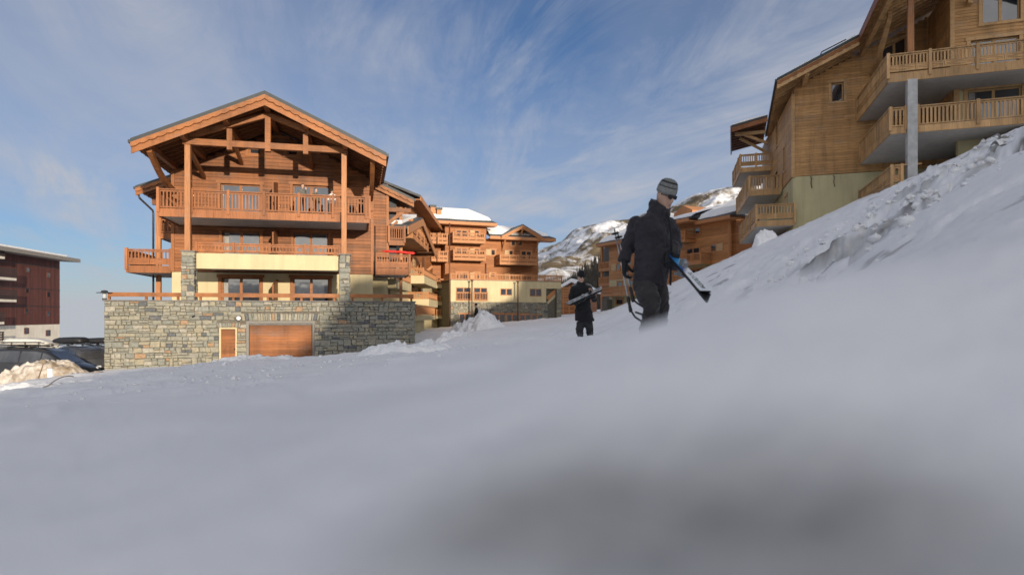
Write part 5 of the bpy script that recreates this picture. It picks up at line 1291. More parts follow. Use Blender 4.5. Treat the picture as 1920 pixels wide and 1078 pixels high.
def head_parts(parent, c, yaw, pitch, s, hat=None, hat_mat=None, glasses=True, hair=None, vox=.008):
    """head in its own axes (face towards -y, z up), with nose, brow, mouth, ears; then hat, hair and glasses"""
    rot = Euler((pitch, 0, yaw)).to_matrix(); c = Vector(c)
    T = lambda vs: [tuple(c + rot @ (Vector(v) * s)) for v in vs]
    m = MB(); prof = [(-.118, .030, -.072, -.02), (-.108, .044, -.088, .03), (-.085, .055, -.092, .058), (-.055, .064, -.092, .078), (-.02, .070, -.093, .090), (.02, .074, -.094, .098), (.055, .076, -.092, .100), (.085, .068, -.078, .090), (.108, .045, -.05, .062), (.118, .012, -.012, .02)]
    rings = []
    for z, hw, fy, by in prof:
        r_ = []
        for k in range(20):
            t = 2 * math.pi * k / 20; y = math.sin(t); r_.append((hw * math.cos(t), (fy if y < 0 else by) * abs(y), z))
        rings.append(T(r_))
    m.loft(rings)
    m.loft([T([(.010 * math.cos(t) , -.088 + .006 * math.sin(t), .022) for t in np.linspace(0, 6.28, 9)[:-1]]), T([(.017 * math.cos(t), -.106 + .014 * math.sin(t), -.022) for t in np.linspace(0, 6.28, 9)[:-1]]), T([(.014 * math.cos(t), -.096 + .014 * math.sin(t), -.036) for t in np.linspace(0, 6.28, 9)[:-1]])])
    for sx in (-1, 1):
        m.loft([T([(sx * (.070 + .006 * i), .012 + .018 * math.cos(t), -.005 + .030 * math.sin(t)) for t in np.linspace(0, 6.28, 9)[:-1]]) for i in (0, 1, 2)])
        m.loft([T([(sx * .032 + .018 * math.cos(t), -.082 - .006 * i, .030 + .008 * math.sin(t)) for t in np.linspace(0, 6.28, 9)[:-1]]) for i in (0, 1, 2)])
    extras = []
    mo = MB(); mo.loft([T([(x, -.095 + abs(x) * .35 + .002, -.066 + .003 * math.cos(x * 60) - .006), (x, -.099 + abs(x) * .35, -.066), (x, -.095 + abs(x) * .35 + .002, -.060)]) for x in (-.022, -.012, 0, .012, .022)])
    extras.append(('mouth', mo, LIP))
    if not glasses:
        for sx in (-1, 1): e = MB(); e.ball(tuple(T([(sx * .031, -.083, .012)])[0]), .009 * s); extras.append(('eye', e, LENS))
    else:
        g = MB()
        for sx in (-1, 1):
            pts = [(sx * .034 + .030 * math.cos(t) * (1.0 if math.sin(t) > 0 else .85), .0, .016 + .021 * math.sin(t)) for t in np.linspace(0, 6.28, 15)[:-1]]
            curve = lambda p, d: (p[0], -.101 + d + 2.6 * p[0] ** 2, p[2])
            g.loft([T([curve(p, -.004) for p in pts]), T([curve(p, .004) for p in pts])], smooth=False)
            g.beam(T([(sx * .062, -.088, .024)])[0], T([(sx * .078, .015, .016)])[0], .004, .008)
        g.beam(T([(-.010, -.103, .022)])[0], T([(.010, -.103, .022)])[0], .006, .006)
        extras.append(('sunglasses', g, LENS))
    if hat:
        h = MB(); R_ = [(.030, .083, .106), (.045, .088, .110), (.08, .087, .108), (.11, .083, .101), (.14, .074, .090), (.16, .058, .070), (.172, .036, .044), (.176, .008, .01)]
        ho = empty_mesh_offset = None
        for z, a, b_ in R_: pass
        o = MB().loft([[(a * math.cos(t) * s, (b_ * math.sin(t) + .004) * s, z * s) for t in np.linspace(0, 2 * math.pi, 29)[:-1]] for z, a, b_ in R_]).build('hat', hat_mat, parent, tuple(c), None)
        o.rotation_euler = Euler((pitch, 0, yaw))
    if hair:
        h = MB(); R_ = [(-.03, .060, .104, .02), (.02, .078, .106, .0), (.06, .082, .108, -.04), (.09, .078, .100, -.085), (.115, .060, .075, -.075), (.128, .02, .02, -.02)]
        rings = []
        for z, a, by, fy in R_:
            rings.append(T([(a * math.cos(t), (by * math.sin(t) if math.sin(t) > 0 else -fy * math.sin(t) if fy < 0 else fy), z) for t in np.linspace(0, 2 * math.pi, 21)[:-1]]))
        h.loft(rings); extras.append(('hair', h, hair))
    return m, extras
def hand(parent, wrist, d, nrm, mat, s=1.0, curl=1.0, name='glove', side=1, vox=.0065, thick=1.15):
    """palm, four unequal bent fingers and a thumb leaving the side of the palm; d = direction of the hand, nrm = out of the palm"""
    wrist = Vector(wrist); d = Vector(d).normalized(); nrm = Vector(nrm); nrm = (nrm - d * nrm.dot(d)).normalized(); x = d.cross(nrm) * side
    P = lambda a, b, c_: wrist + (d * a + x * b + nrm * c_) * s
    m = MB()
    rings = []
    for a, hw, th in ((-.03, .030, .026), (.0, .032, .024), (.03, .040, .021), (.07, .044, .018), (.092, .041, .015)):
        rings.append([tuple(P(a, hw * math.cos(t), th * math.sin(t) * thick)) for t in np.linspace(0, 2 * math.pi, 15)[:-1]])
    m.loft(rings)
    for i, (b, L) in enumerate(((.031, .072), (.011, .082), (-.010, .077), (-.030, .060))):
        pts = [P(.075, b, 0)]; ang = .25 * curl; p = Vector((.088, b, 0)); pts.append(P(*p))
        for seg, dl in enumerate((.42, .32, .26)):
            p = p + Vector((math.cos(ang) * L * dl * 1.05, 0, math.sin(ang) * L * dl * 1.05)); pts.append(P(*p)); ang += (.85, .8, .5)[seg] * curl
        m.tube(pts, [.0115 * thick * s, .0115 * thick * s, .0108 * thick * s, .010 * thick * s, .008 * thick * s], 8)
    m.tube([P(.02, .030, .006), P(.045, .052, .014), P(.068, .058, .030 * (.6 + curl * .5)), P(.085, .050, .045 * (.6 + curl * .5))], [.014 * s * thick, .0135 * s * thick, .012 * s * thick, .009 * s * thick], 8)
    return fused(m, name, mat, parent, vox * s, 2)
def person(label, base, yaw, torso, arms, legs, headspec, mats, group=None, vox=.014, collar=None, fold=.02, hands=(), feet=True, extra_cap=None):
    """torso: rings (pos,a,b); arms, legs: lists of (pos,r); positions in the place's own metres"""
    base = Vector(base); o = tag(empty('person', base), label, 'person', group)
    L = lambda p: tuple(Vector(p) - base)
    hm, ext = head_parts(o, L(headspec['c']), headspec['yaw'], headspec['pitch'], headspec.get('s', 1.0), headspec.get('hat'), headspec.get('hatmat'), headspec.get('glasses', True), headspec.get('hair'))
    body = MB(); body.v, body.f, body.sm = list(hm.v), list(hm.f), list(hm.sm)
    nk = Vector(L(torso[0][0])); hd = Vector(L(headspec['c'])); s = headspec.get('s', 1.0)
    body.tube([nk - Vector((0, 0, .10 * s)), nk, hd + Vector((0, .02, -.07 * s))], [.06 * s, .055 * s, .05 * s], 12)
    body.loft([ell(L(p), a * .72, b * .68, yaw) for p, a, b in torso][::-1])
    for lm in arms + legs: body.tube([L(p) for p, r in lm], [r * .72 for p, r in lm], 10)
    fused(body, 'body', SKIN, o, min(vox, .011) * max(.8, s), 2)
    for nm, mb, mt in ext: mb.build(nm, mt, o)
    j = MB(); j.loft([ell(L(p), a, b, yaw, 24) for p, a, b in torso][::-1])
    for lm in arms: j.tube([L(p) for p, r in lm], [r for p, r in lm], 14)
    for lm in arms:  # shoulder cap
        j.ball(L(lm[0][0]), lm[0][1] * 1.02)
    if collar: j.loft([ell(L(p), a, b, yaw, 20, tl) for p, a, b, tl in collar])
    fused(j, 'jacket', mats['jacket'], o, vox, 5, fold, fold * .4)
    t = MB(); pel = torso[-1]
    hips = [Vector(L(lg[0][0])) for lg in legs]; mid = (hips[0] + hips[1]) / 2
    t.loft([ell(tuple(mid + Vector((0, 0, z_))), a, b, yaw, 20) for z_, a, b in ((-.06, .13 * s, .11 * s), (.02, .165 * s, .125 * s), (.12, .16 * s, .12 * s))])
    for lg in legs: t.tube([L(p) for p, r in lg], [r for p, r in lg], 14)
    fused(t, 'trousers', mats['trousers'], o, vox, 4, fold * 1.1, fold * .3)
    if feet:
        for lg in legs:
            a = Vector(L(lg[-1][0])); f = Vector((math.sin(yaw), -math.cos(yaw), 0)); bt = MB()
            sd = Vector((math.cos(yaw), math.sin(yaw), 0)); rings = []
            for q, w_, h0, h1 in ((-.10, .03, -.10, .0), (-.07, .048, -.12, .10), (.02, .05, -.12, .12), (.09, .048, -.12, .02), (.17, .046, -.12, -.03), (.21, .03, -.115, -.06)):
                cc_ = a + f * q * s; rings.append([tuple(cc_ + sd * (w_ * s * x_) + Vector((0, 0, z_ * s))) for x_, z_ in ((-1, h0), (1, h0), (1, (h0 + h1) / 2), (.7, h1), (-.7, h1), (-1, (h0 + h1) / 2))])
            bt.loft(rings); fused(bt, 'boot', BOOT, o, .012 * s, 3)
    return o
# the man walking past with his skis
YM = 6.2
def mp(px, py, dy=0.0): return at(px, py, YM + dy)
mbase = mp(1214, 690); mbase.z = gz(mbase.x, mbase.y)
yw = R(32)
gl = lambda p: p
man = person('tall man in dark winter coat, grey striped beanie and sunglasses, carrying skis and poles', mbase, yw,
    [(mp(1235, 398), .085, .085), (mp(1231, 404), .13, .10), (mp(1225, 411), .180, .115), (mp(1222, 422), .205, .128), (mp(1223, 445), .198, .138), (mp(1223, 475), .184, .140), (mp(1221, 500), .184, .142), (mp(1219.5, 520), .186, .146), (mp(1219, 535), .178, .140)],
    [[(mp(1193, 421), .080), (mp(1184, 440, .03), .076), (mp(1176, 463, .05), .069), (mp(1172, 478, .02), .064), (mp(1171, 491, -.02), .058)],
     [(mp(1255, 424, .10), .086), (mp(1262, 442, .13), .080), (mp(1264, 458, .10), .073), (mp(1261, 470, -.02), .066), (mp(1256, 477, -.12), .056)]],
    [[(mp(1207, 532, -.02), .112), (mp(1214, 552, -.14), .106), (mp(1222, 574, -.22), .088), (mp(1218, 598, -.12), .082), (mp(1213, 640, -.02), .086), (Vector((mp(1211, 670).x, YM, mbase.z + .14)), .080)],
     [(mp(1230, 532, .06), .108), (mp(1234, 556, .10), .098), (mp(1238, 580, .16), .084), (mp(1236, 605, .28), .080), (mp(1229, 640, .28), .082), (Vector((mp(1228, 665, .34).x, YM + .34, mbase.z + .16)), .078)]],
    dict(c=mp(1247.5, 368.5, -.06), yaw=R(36), pitch=R(24), s=.98, hat=True, hatmat=KNIT), dict(jacket=JACK, trousers=TROU), vox=.0125, fold=.055,
    collar=[(mp(1233, 404), .125, .105, .0), (mp(1235, 394, -.01), .108, .10, .02), (mp(1236.5, 384, -.02), .098, .098, .045), (mp(1237, 379, -.02), .096, .096, .055)])
fr_ = Vector((math.sin(yw), -math.cos(yw), 0)); sd_ = Vector((math.cos(yw), math.sin(yw), 0))
zp = MB()
zl = [tuple(mp(1237 - (i > 5) * (i - 5) * .4, 402 + i * 13.4, 0) + fr_ * (.103 + .05 * math.sin(min(1, i / 4) * 1.5)) - mbase) for i in range(11)]
zp.tube(zl, .011, 6); zp.build('placket', GLOV, man)
fl_ = MB()
for cx_, cy_ in ((1203, 500), (1240, 503)):
    c0 = mp(cx_, cy_) + fr_ * .142 - mbase; c1 = c0 + sd_ * .12
    fl_.beam(tuple(c0 - sd_ * .06), tuple(c0 + sd_ * .07 - Vector((0, 0, .01))), .012, .045)
fl_.build('pocket_flap', JACK, man)
hand(man, mp(1171, 493, -.02) - mbase, (.05, -.05, -1), (.8, -.6, 0), GLOV, 1.12, 1.0, 'glove', -1)
hand(man, mp(1256, 475, -.12) - mbase, (-.25, -.75, -.6), (.35, -.2, -.9), GLOV, 1.12, 1.05, 'glove', 1)
# ski poles held by their middles, tips up behind the arm
ALU = plain('pole_alloy', (.55, .56, .57), .3, .85, .08); GRIP = plain('pole_grip', (.015, .015, .016), .55)
def pole(a, b, lab, basket=True):
    a, b = Vector(a), Vector(b); o = tag(empty('ski_pole', a), lab, 'ski pole', 'ski poles in the walking man\'s glove'); d = (b - a); L = d.length; d.normalize()
    MB().tube([(0, 0, 0), tuple(d * (L - .14))], [.005, .0085], 10).build('shaft', ALU, o)
    g = MB(); g.tube([tuple(d * (L - .15)), tuple(d * (L - .13)), tuple(d * (L - .07)), tuple(d * (L - .02)), tuple(d * L)], [.012, .017, .014, .018, .016], 10); g.build('grip', GRIP, o)
    if basket: k_ = MB(); k_.tube([tuple(d * .035), tuple(d * .045), tuple(d * .055)], [.012, .042, .012], 14); k_.tube([tuple(d * .04), tuple(-d * .02)], [.008, .003], 8); k_.build('basket', GRIP, o)
    s_ = MB(); e = d * (L - .02)
    w_ = Vector((.7, -.3, 0)).normalized()
    pts = [e, e + w_ * .03 + d * .07, e + w_ * .10 + d * .11 - Vector((0, 0, .01)), e + w_ * .19 + d * .13 - Vector((0, 0, .0)), e + w_ * .20 + d * .07, e + w_ * .12 + d * .05, e + w_ * .04 + d * .02]
    if basket == 2: pts = [e, e + w_ * .04 + d * .04, e + w_ * .08 + d * .07, e + w_ * .13 + d * .0, e + w_ * .16 - d * .10, e + w_ * .13 - d * .10, e + w_ * .10 - d * .0, e + w_ * .05 + d * .01]
    for i in range(len(pts) - 1): s_.beam(tuple(pts[i]), tuple(pts[i + 1]), .018, .004, (0, 1, 0))
    s_.build('strap', GRIP, o); return o
pole(mp(1152, 430, .10), mp(1183, 585, -.08), 'metal ski pole with black round basket raised behind the man, strap hanging loose')
pole(mp(1158, 437, .06), mp(1188, 566, -.10), 'shorter looking ski pole lying against its twin in the man\'s glove, strap folded up', 2)
# the skis in the other hand
def ski_mat(name):
    m, n, l, b = newmat(name); t = nd(n, 'ShaderNodeTexCoord'); s = nd(n, 'ShaderNodeSeparateXYZ'); l.new(t.outputs['Object'], s.inputs[0])
    f = noise(n, l, t.outputs['Object'], 9.0, 3); k_ = mth(n, l, 'ADD', s.outputs['X'], mth(n, l, 'ADD', mth(n, l, 'MULTIPLY', s.outputs['Y'], 2.0), mth(n, l, 'MULTIPLY', f, .06)))
    r = ramp(n, [(0.0, (.012, .03, .12)), (.28, (.02, .10, .33)), (.40, (.04, .32, .62)), (.50, (.015, .06, .25)), (.575, (.84, .86, .86)), (.85, (.80, .82, .82))]); l.new(mth(n, l, 'MULTIPLY', k_, .64), r.inputs[0])
    l.new(r.outputs[0], b.inputs['Base Color']); b.inputs['Roughness'].default_value = .25; b.inputs['Coat Weight'].default_value = .5; return m
SKI = ski_mat('ski_topsheet'); SKIB = plain('ski_base', (.02, .02, .022), .4)
def ski(tail, tip, up, lab, mat, group, width=.078, lettering=None, L=None):
    tail, tip, up = Vector(tail), Vector(tip), Vector(up); x = (tip - tail); LL = x.length; x.normalize(); y = up.cross(x).normalized(); z = x.cross(y)
    o = tag(empty('ski', tail), lab, 'ski', group); o.rotation_euler = Matrix((x, y, z)).transposed().to_euler()
    st = []
    for i in range(21):
        t = i / 20; q = t * LL; w_ = width / 2 * (.92 + .55 * (t - .45) ** 2 * 2); 
        if t > .93: w_ *= math.sqrt(max(.02, 1 - ((t - .93) / .07) ** 2))
        if t < .03: w_ *= .6 + 13 * t
        zz = .0 + (.035 * ((t - .93) / .07) ** 2 if t > .93 else 0) + (.03 * ((.06 - t) / .06) ** 2 if t < .06 else 0) ; st.append((q, w_, zz))
    m = MB(); m.loft([[(q, -w_, zz), (q, w_, zz), (q, w_ * .94, zz + .011), (q, -w_ * .94, zz + .011)] for q, w_, zz in st], smooth=False); m.build('topsheet', mat, o)
    b = MB(); b.loft([[(q, -w_ * 1.01, zz - .007), (q, w_ * 1.01, zz - .007), (q, w_ * 1.01, zz + .002), (q, -w_ * 1.01, zz + .002)] for q, w_, zz in st], smooth=False); b.build('base', SKIB, o)
    zc_ = .04
    t_ = MB(); t_.box(LL * .50, LL * .56, -.027, .027, zc_ - .03, zc_ + .02); t_.loft([[(LL * .52, .024 * math.cos(a), zc_ + .022 + .016 * math.sin(a)) for a in np.linspace(0, 6.28, 9)[:-1]], [(LL * .57, .018 * math.cos(a), zc_ + .012 + .012 * math.sin(a)) for a in np.linspace(0, 6.28, 9)[:-1]]]); t_.build('toe_binding', plain('binding_grey', (.28, .29, .30), .35, .4), o)
    h_ = MB(); h_.box(LL * .31, LL * .38, -.03, .03, zc_ - .03, zc_ + .012); h_.beam((LL * .33, 0, zc_), (LL * .30, 0, zc_ + .05), .05, .02); h_.build('heel_binding', GRIP, o)
    if lettering:
        for txt, q0, sz in lettering:
            c_ = bpy.data.curves.new('lettering', 'FONT'); c_.body = txt; c_.size = sz; c_.extrude = .0006; c_.align_y = 'CENTER'; c_.space_character = .9
            tmp = bpy.data.objects.new('lettering', c_); COL.objects.link(tmp); bpy.context.view_layer.update()
            me_ = bpy.data.meshes.new_from_object(tmp.evaluated_get(bpy.context.evaluated_depsgraph_get())); bpy.data.objects.remove(tmp); f_ = bpy.data.objects.new('lettering', me_); COL.objects.link(f_); f_.parent = o; f_.location = (q0, 0, .0118); f_.data.materials.clear(); f_.data.materials.append(SKIB)
    return o
tipA, tailA = mp(1328, 553, -1.05), mp(1247, 464, .05)
dirA = (tipA - tailA).normalized(); cA = -((tipA + tailA) / 2).normalized(); upA = cA * .8 + Vector((.34, 0, .42))
tail0 = tailA - dirA * .18
gS = 'skis under the walking man\'s arm'
ski(tail0, tipA, upA, 'blue and white ski with dark lettering held by the walking man', SKI, gS, .082, [('2LO', .90, .055), ('CROSSMAX', 1.01, .066)])
zA = (Vector(upA) - dirA * Vector(upA).dot(dirA)).normalized(); o2 = zA * -.017
ski(tail0 + o2, tipA + o2 + dirA * .012, -upA, 'second ski clamped base to base under the lettered one, black base showing at its tip', SKIB, gS, .082)
MB_ = None
# the woman behind him
YW = 14.4
def wp(px, py, dy=0.0): return at(px, py, YW + dy)
wb = wp(1096, 645); wb.z = gz(wb.x, wb.y)
woman = person('woman in black hooded jacket, black beanie and sunglasses hugging her skis', wb, R(8),
    [(wp(1090, 531), .075, .075), (wp(1090, 535), .13, .10), (wp(1090, 540), .185, .115), (wp(1090.5, 550), .19, .13), (wp(1092, 563), .175, .13), (wp(1093, 575), .175, .135), (wp(1095, 590), .205, .15), (wp(1096, 602), .225, .165)],
    [[(wp(1076, 542), .075), (wp(1071, 555, .02), .072), (wp(1072, 566, -.02), .066), (wp(1080, 568, -.18), .058), (wp(1086, 566, -.26), .05)],
     [(wp(1104, 542), .075), (wp(1112, 554, .02), .072), (wp(1115, 562, -.04), .066), (wp(1111, 556, -.2), .056), (wp(1109, 551, -.27), .046)]],
    [[(wp(1089, 604), .10), (wp(1087, 618, -.02), .088), (wp(1087, 628), .085), (Vector((wp(1087, 640).x, YW, wb.z + .14)), .085)],
     [(wp(1103, 603, .02), .10), (wp(1105, 616, .0), .088), (wp(1106, 626, .03), .085), (Vector((wp(1106, 638).x, YW + .05, wb.z + .14)), .085)]],
    dict(c=wp(1089.5, 520.5, -.03), yaw=R(14), pitch=R(8), s=.95, hat=True, hatmat=KBLK), dict(jacket=BLKJ, trousers=DKTR), vox=.016, fold=.04,
    collar=[(wp(1090, 535), .12, .10, 0), (wp(1090, 531), .105, .10, .01), (wp(1090, 528), .10, .10, .03)])
hd_ = MB(); fur = random.Random(5)
for i in range(46):
    t = math.pi * (0.05 + .9 * i / 45); c_ = wp(1091 + 18 * math.cos(t), 540 - 8 * math.sin(t), .08); hd_.ball(tuple(c_ - wb), .032 * fur.uniform(.6, 1.2), None, None, 6, 4)
fused(hd_, 'fur_trim', FUR, woman, .014, 1, .02)
MB().loft([ell(tuple(wp(1089.5, 527, .04) - wb), .085, .07, 0), ell(tuple(wp(1089.5, 533, .03) - wb), .10, .09, 0), ell(tuple(wp(1089.5, 540, .0) - wb), .07, .10, 0)]).build('hair', HAIR, woman)
hand(woman, wp(1109, 551, -.27) - wb, (-.25, -.3, 1), (-.6, -.75, 0), SKIN, 1.0, .8, 'hand', 1, thick=1.0)
hand(woman, wp(1086, 566, -.26) - wb, (.9, -.3, .25), (0, .4, .9), GLOV, 1.0, .9, 'glove', 1)
WSK = plain('grey_ski_topsheet', (.23, .24, .25), .35, var=.5, scale=14); gW = 'skis in the woman\'s arms'
ski(wp(1128, 540, -.30), wp(1062, 570, -.42), (.25, -.75, .6), 'dark grey ski carried slanting across the woman\'s jacket', WSK, gW, .075)
ski(wp(1128, 543, -.25), wp(1066, 571, -.35), (-.25, .75, -.6), 'underneath ski of the pair in the woman\'s arms, bindings hanging below', WSK, gW, .075)
bb = MB()
for (px, py, r_) in ((1102, 545, .07), (1106, 540, .05), (1084, 556, .06), (1117, 543, .05), (1095, 561, .055)):
    c_ = wp(px, py, -.33); bb.ball(tuple(c_ - wb), r_, r_ * .6, r_ * .7, 8, 6)
# people on the top balcony
def stand(label, u, w, yaw, k, jm, tm, hair, arms='down', glasses=False, lean=0.0):
    x, y = FA.world(u, w); b = Vector((x, y, B3 + .005)); f = Vector((math.sin(yaw), -math.cos(yaw), 0)); s_ = Vector((math.cos(yaw), math.sin(yaw), 0))
    P = lambda a, c_, z: b + (s_ * a + f * c_ + Vector((0, 0, z))) * k
    ln = lean
    torso = [(P(0, ln, 1.50), .07, .07), (P(0, ln, 1.46), .12, .09), (P(0, ln * .9, 1.40), .185, .11), (P(0, ln * .7, 1.25), .19, .12), (P(0, ln * .4, 1.08), .165, .115), (P(0, ln * .2, .93), .18, .125), (P(0, 0, .84), .185, .13)]
    torso = [(p, a * k, c_ * k) for p, a, c_ in torso]
    am = []
    for sx in (-1, 1):
        if arms == 'rail': q = [(P(sx * .19, ln, 1.38), .062), (P(sx * .25, .12 + ln, 1.16), .056), (P(sx * .20, .36 + ln, 1.02), .046)]
        elif arms == 'phone' and sx == 1: q = [(P(.19, ln, 1.38), .064), (P(.23, .16 + ln, 1.15), .056), (P(.10, .20 + ln, 1.44), .044)]
        else: q = [(P(sx * .20, ln, 1.38), .062), (P(sx * .25, .0, 1.12), .055), (P(sx * .24, .08, .88), .044)]
        am.append([(p, r * k) for p, r in q])
    lg = [[(P(sx * .09, 0, .90), .095 * k), (P(sx * .10, .02, .50), .068 * k), (P(sx * .11, 0, .13), .052 * k)] for sx in (-1, 1)]
    o = person(label, b, yaw, torso, am, lg, dict(c=P(0, .02 + ln, 1.64), yaw=yaw, pitch=R(5), s=k * 1.0, glasses=glasses, hair=hair), dict(jacket=jm, trousers=tm), 'people on the top balcony', vox=.02, fold=.018)
    for i, a in enumerate(am):
        d = Vector(a[-1][0]) - Vector(a[-2][0]); hand(o, Vector(a[-1][0]) - b, d, f if i else f, SKIN, k, .7, 'hand', 1 if i else -1, vox=.009)
    return o
stand('man in grey jacket with a hand to his face at the top balcony rail', FA.survey(1.2, 567, 380)[0], 1.2, R(50), .93, GREYJ, NAVY, HAIR, 'phone')
stand('short haired person in olive top turned right on the top balcony', FA.survey(1.6, 592, 380)[0], 1.6, R(62), .86, OLIVE, NAVY, HAIR, 'down')
stand('person in bright white jacket standing on the top balcony', FA.survey(1.5, 622, 380)[0], 1.5, R(165), .84, WHTJ, NAVY, HAIR, 'down')
# tiny walker with a white rucksack by the ploughed heap
x, y = at(893, 600, 44).x, 44.0; b_ = Vector((x, y, gz(x, y)))
b_.z = max(b_.z, -1.65)
P = lambda a, c_, z: b_ + Vector((a, c_, z)) * .93
far = person('distant walker in black with a pale rucksack beside the ploughed snow heap', b_, R(-70), [(P(0, 0, 1.5), .07, .07), (P(0, 0, 1.42), .15, .10), (P(0, 0, 1.2), .19, .13), (P(0, 0, .85), .19, .14)],
    [[(P(-.02, .2, 1.36), .06), (P(-.1, .24, 1.1), .055), (P(-.2, .18, 1.0), .045)], [(P(-.02, -.2, 1.36), .06), (P(-.06, -.24, 1.1), .055), (P(-.2, -.18, 1.0), .045)]],
    [[(P(0, .09, .88), .09), (P(-.05, .09, .48), .07), (P(0, .09, .13), .055)], [(P(0, -.09, .88), .09), (P(.06, -.09, .48), .07), (P(.12, -.09, .13), .055)]],
    dict(c=P(-.02, 0, 1.64), yaw=R(-70), pitch=0, s=.93, hat=True, hatmat=KBLK, glasses=False), dict(jacket=BLKJ, trousers=DKTR), vox=.022, fold=.01)
rk2 = MB(); rk2.loft([ell(tuple(P(.24, 0, z) - b_), a, c_, R(-70)) for z, a, c_ in ((.88, .10, .06), (.95, .15, .11), (1.25, .16, .11), (1.42, .11, .07))])
t_ = rk2.build('rucksack', WHTJ); t_.location = b_; tag(t_, 'pale rucksack on the distant walker\'s back', 'rucksack')

# ------------------------------------------------------------------ cars
def car_paint(name, col):
    m, n, l, b = newmat(name); f = noise(n, l, pos(n, l), 2.5, 5); g = nd(n, 'ShaderNodeNewGeometry')
    r = ramp(n, [(.35, col), (.75, tuple(c * 1.5 + .012 for c in col))]); l.new(f, r.inputs[0]); l.new(r.outputs[0], b.inputs['Base Color'])
    b.inputs['Roughness'].default_value = .38; b.inputs['Metallic'].default_value = .25; b.inputs['Coat Weight'].default_value = .5; b.inputs['Coat Roughness'].default_value = .12; return m
TYRE = plain('tyre_rubber', (.02, .02, .02), .9); RIM = plain('alloy_rim', (.4, .4, .41), .35, .8); TAIL = plain('tail_lamp_red', (.30, .02, .015), .2); HEADL = plain('head_lamp', (.6, .62, .64), .12)
def car(label, loc, yaw, paint, kind):
    o = tag(empty('parked_car', loc, yaw), label, 'car', 'cars parked beside the garage wall')
    if kind == 'van':  ST = [(-2.42, .52, .70, .75, .78, .68), (-2.38, .34, .98, 1.05, .86, .70), (-2.22, .28, 1.06, 1.58, .91, .66), (-1.8, .24, 1.07, 1.72, .93, .68), (-.6, .22, 1.05, 1.76, .94, .70), (.4, .22, 1.03, 1.72, .94, .69), (.85, .22, 1.02, 1.60, .94, .69), (1.35, .22, 1.0, 1.28, .93, .72), (1.75, .24, .97, 1.02, .91, .78), (2.15, .27, .86, .89, .86, .74), (2.38, .34, .66, .70, .76, .62), (2.44, .42, .56, .58, .6, .5)]
    else: ST = [(-2.22, .50, .72, .77, .76, .66), (-2.18, .36, .98, 1.03, .86, .72), (-2.02, .30, 1.02, 1.35, .90, .68), (-1.75, .26, 1.03, 1.62, .92, .66), (-1.2, .24, 1.03, 1.72, .93, .68), (-.2, .24, 1.01, 1.74, .93, .69), (.35, .24, 1.0, 1.66, .93, .68), (.85, .24, .99, 1.36, .92, .70), (1.25, .24, .98, 1.05, .91, .76), (1.8, .27, .92, .95, .87, .74), (2.12, .34, .74, .78, .78, .62), (2.2, .44, .6, .63, .6, .5)]
    def ring(st):
        x, zb, zl, zr, hw, hr = st
        half = [(hw * .82, zb), (hw, zb + .14), (hw * 1.01, (zb + zl) / 2), (hw * .985, zl - .02), (hw * .95, zl + .02), (hr + (hw * .95 - hr) * .35, zl + (zr - zl) * .60), (hr, zr - .05), (hr * .82, zr)]
        return [(x, y_, z_) for y_, z_ in half] + [(x, -y_, z_) for y_, z_ in half[::-1]]
    m = MB(); m.loft([ring(s_) for s_ in ST]); body = m.build('body', paint, o)
    def lerp(x):
        for i in range(len(ST) - 1):
            if ST[i][0] <= x <= ST[i + 1][0]:
                t = (x - ST[i][0]) / (ST[i + 1][0] - ST[i][0]); return [a + (b - a) * t for a, b in zip(ST[i], ST[i + 1])]
        return ST[-1]
    def side(x, f, sg, off=.012):
        s_ = lerp(x); r_ = ring(s_); p = r_[4]; q = r_[6]; mid = r_[5]
        if f < .6: t = f / .6; y_ = p[1] + (mid[1] - p[1]) * t; z_ = p[2] + (mid[2] - p[2]) * t
        else: t = (f - .6) / .4; y_ = mid[1] + (q[1] - mid[1]) * t; z_ = mid[2] + (q[2] - mid[2]) * t
        return (x, sg * (y_ + off), z_)
    wins = [(-2.08, -1.42), (-1.34, -.32), (-.24, .62)] if kind == 'van' else [(-1.72, -1.1), (-1.02, -.12), (-.04, .68)]
    for sg in (-1, 1):
        for a, b_ in wins + [((.68, 1.22) if kind == 'van' else (.74, 1.08))]:
            w_ = MB(); n_ = 5; top = .90
            pts = [side(a + (b_ - a) * i / n_, .10, sg) for i in range(n_ + 1)] + [side(a + (b_ - a) * i / n_, top, sg) for i in range(n_, -1, -1)]
            N = n_ + 1
            w_.add(pts, [(i, i + 1, 2 * N - 2 - i, 2 * N - 1 - i) if sg < 0 else (2 * N - 1 - i, 2 * N - 2 - i, i + 1, i) for i in range(n_)]); w_.build('side_window', GLASS, o)
        for wx in (-1.45, 1.45):
            wh = MB(); wh.tube([(wx, sg * .74, .33), (wx, sg * .80, .33), (wx, sg * .93, .33), (wx, sg * .955, .33)], [.30, .335, .335, .30], 22); wo_ = wh.build('wheel', TYRE, o)
            r_ = MB(); r_.tube([(wx, sg * .94, .33), (wx, sg * .962, .33)], [.22, .20], 16)
            r_.build('rim', RIM, wo_)
        mr = MB(); mr.ball((.92 if kind == 'van' else .72, sg * 1.02, 1.08), .09, .10, .07, 10, 6); mr.build('mirror', paint, o)
        tl = MB(); s0 = ST[1]; tl.box(s0[0] - .03, s0[0] + .16, sg * .90 - .05, sg * .90 + .03, .86, 1.12); tl.build('tail_lamp', TAIL, o)
        hl = MB(); hl.ball((2.18 if kind == 'van' else 1.98, sg * .70, .74), .16, .12, .07, 10, 6); hl.build('headlight', HEADL, o)
        rl = MB(); rl.tube([(-1.7, sg * .62, 1.72), (-1.6, sg * .62, 1.79), (.2, sg * .62, 1.80), (.35, sg * .62, 1.72)], .022, 6); rl.build('roof_rail', GRIP, o)
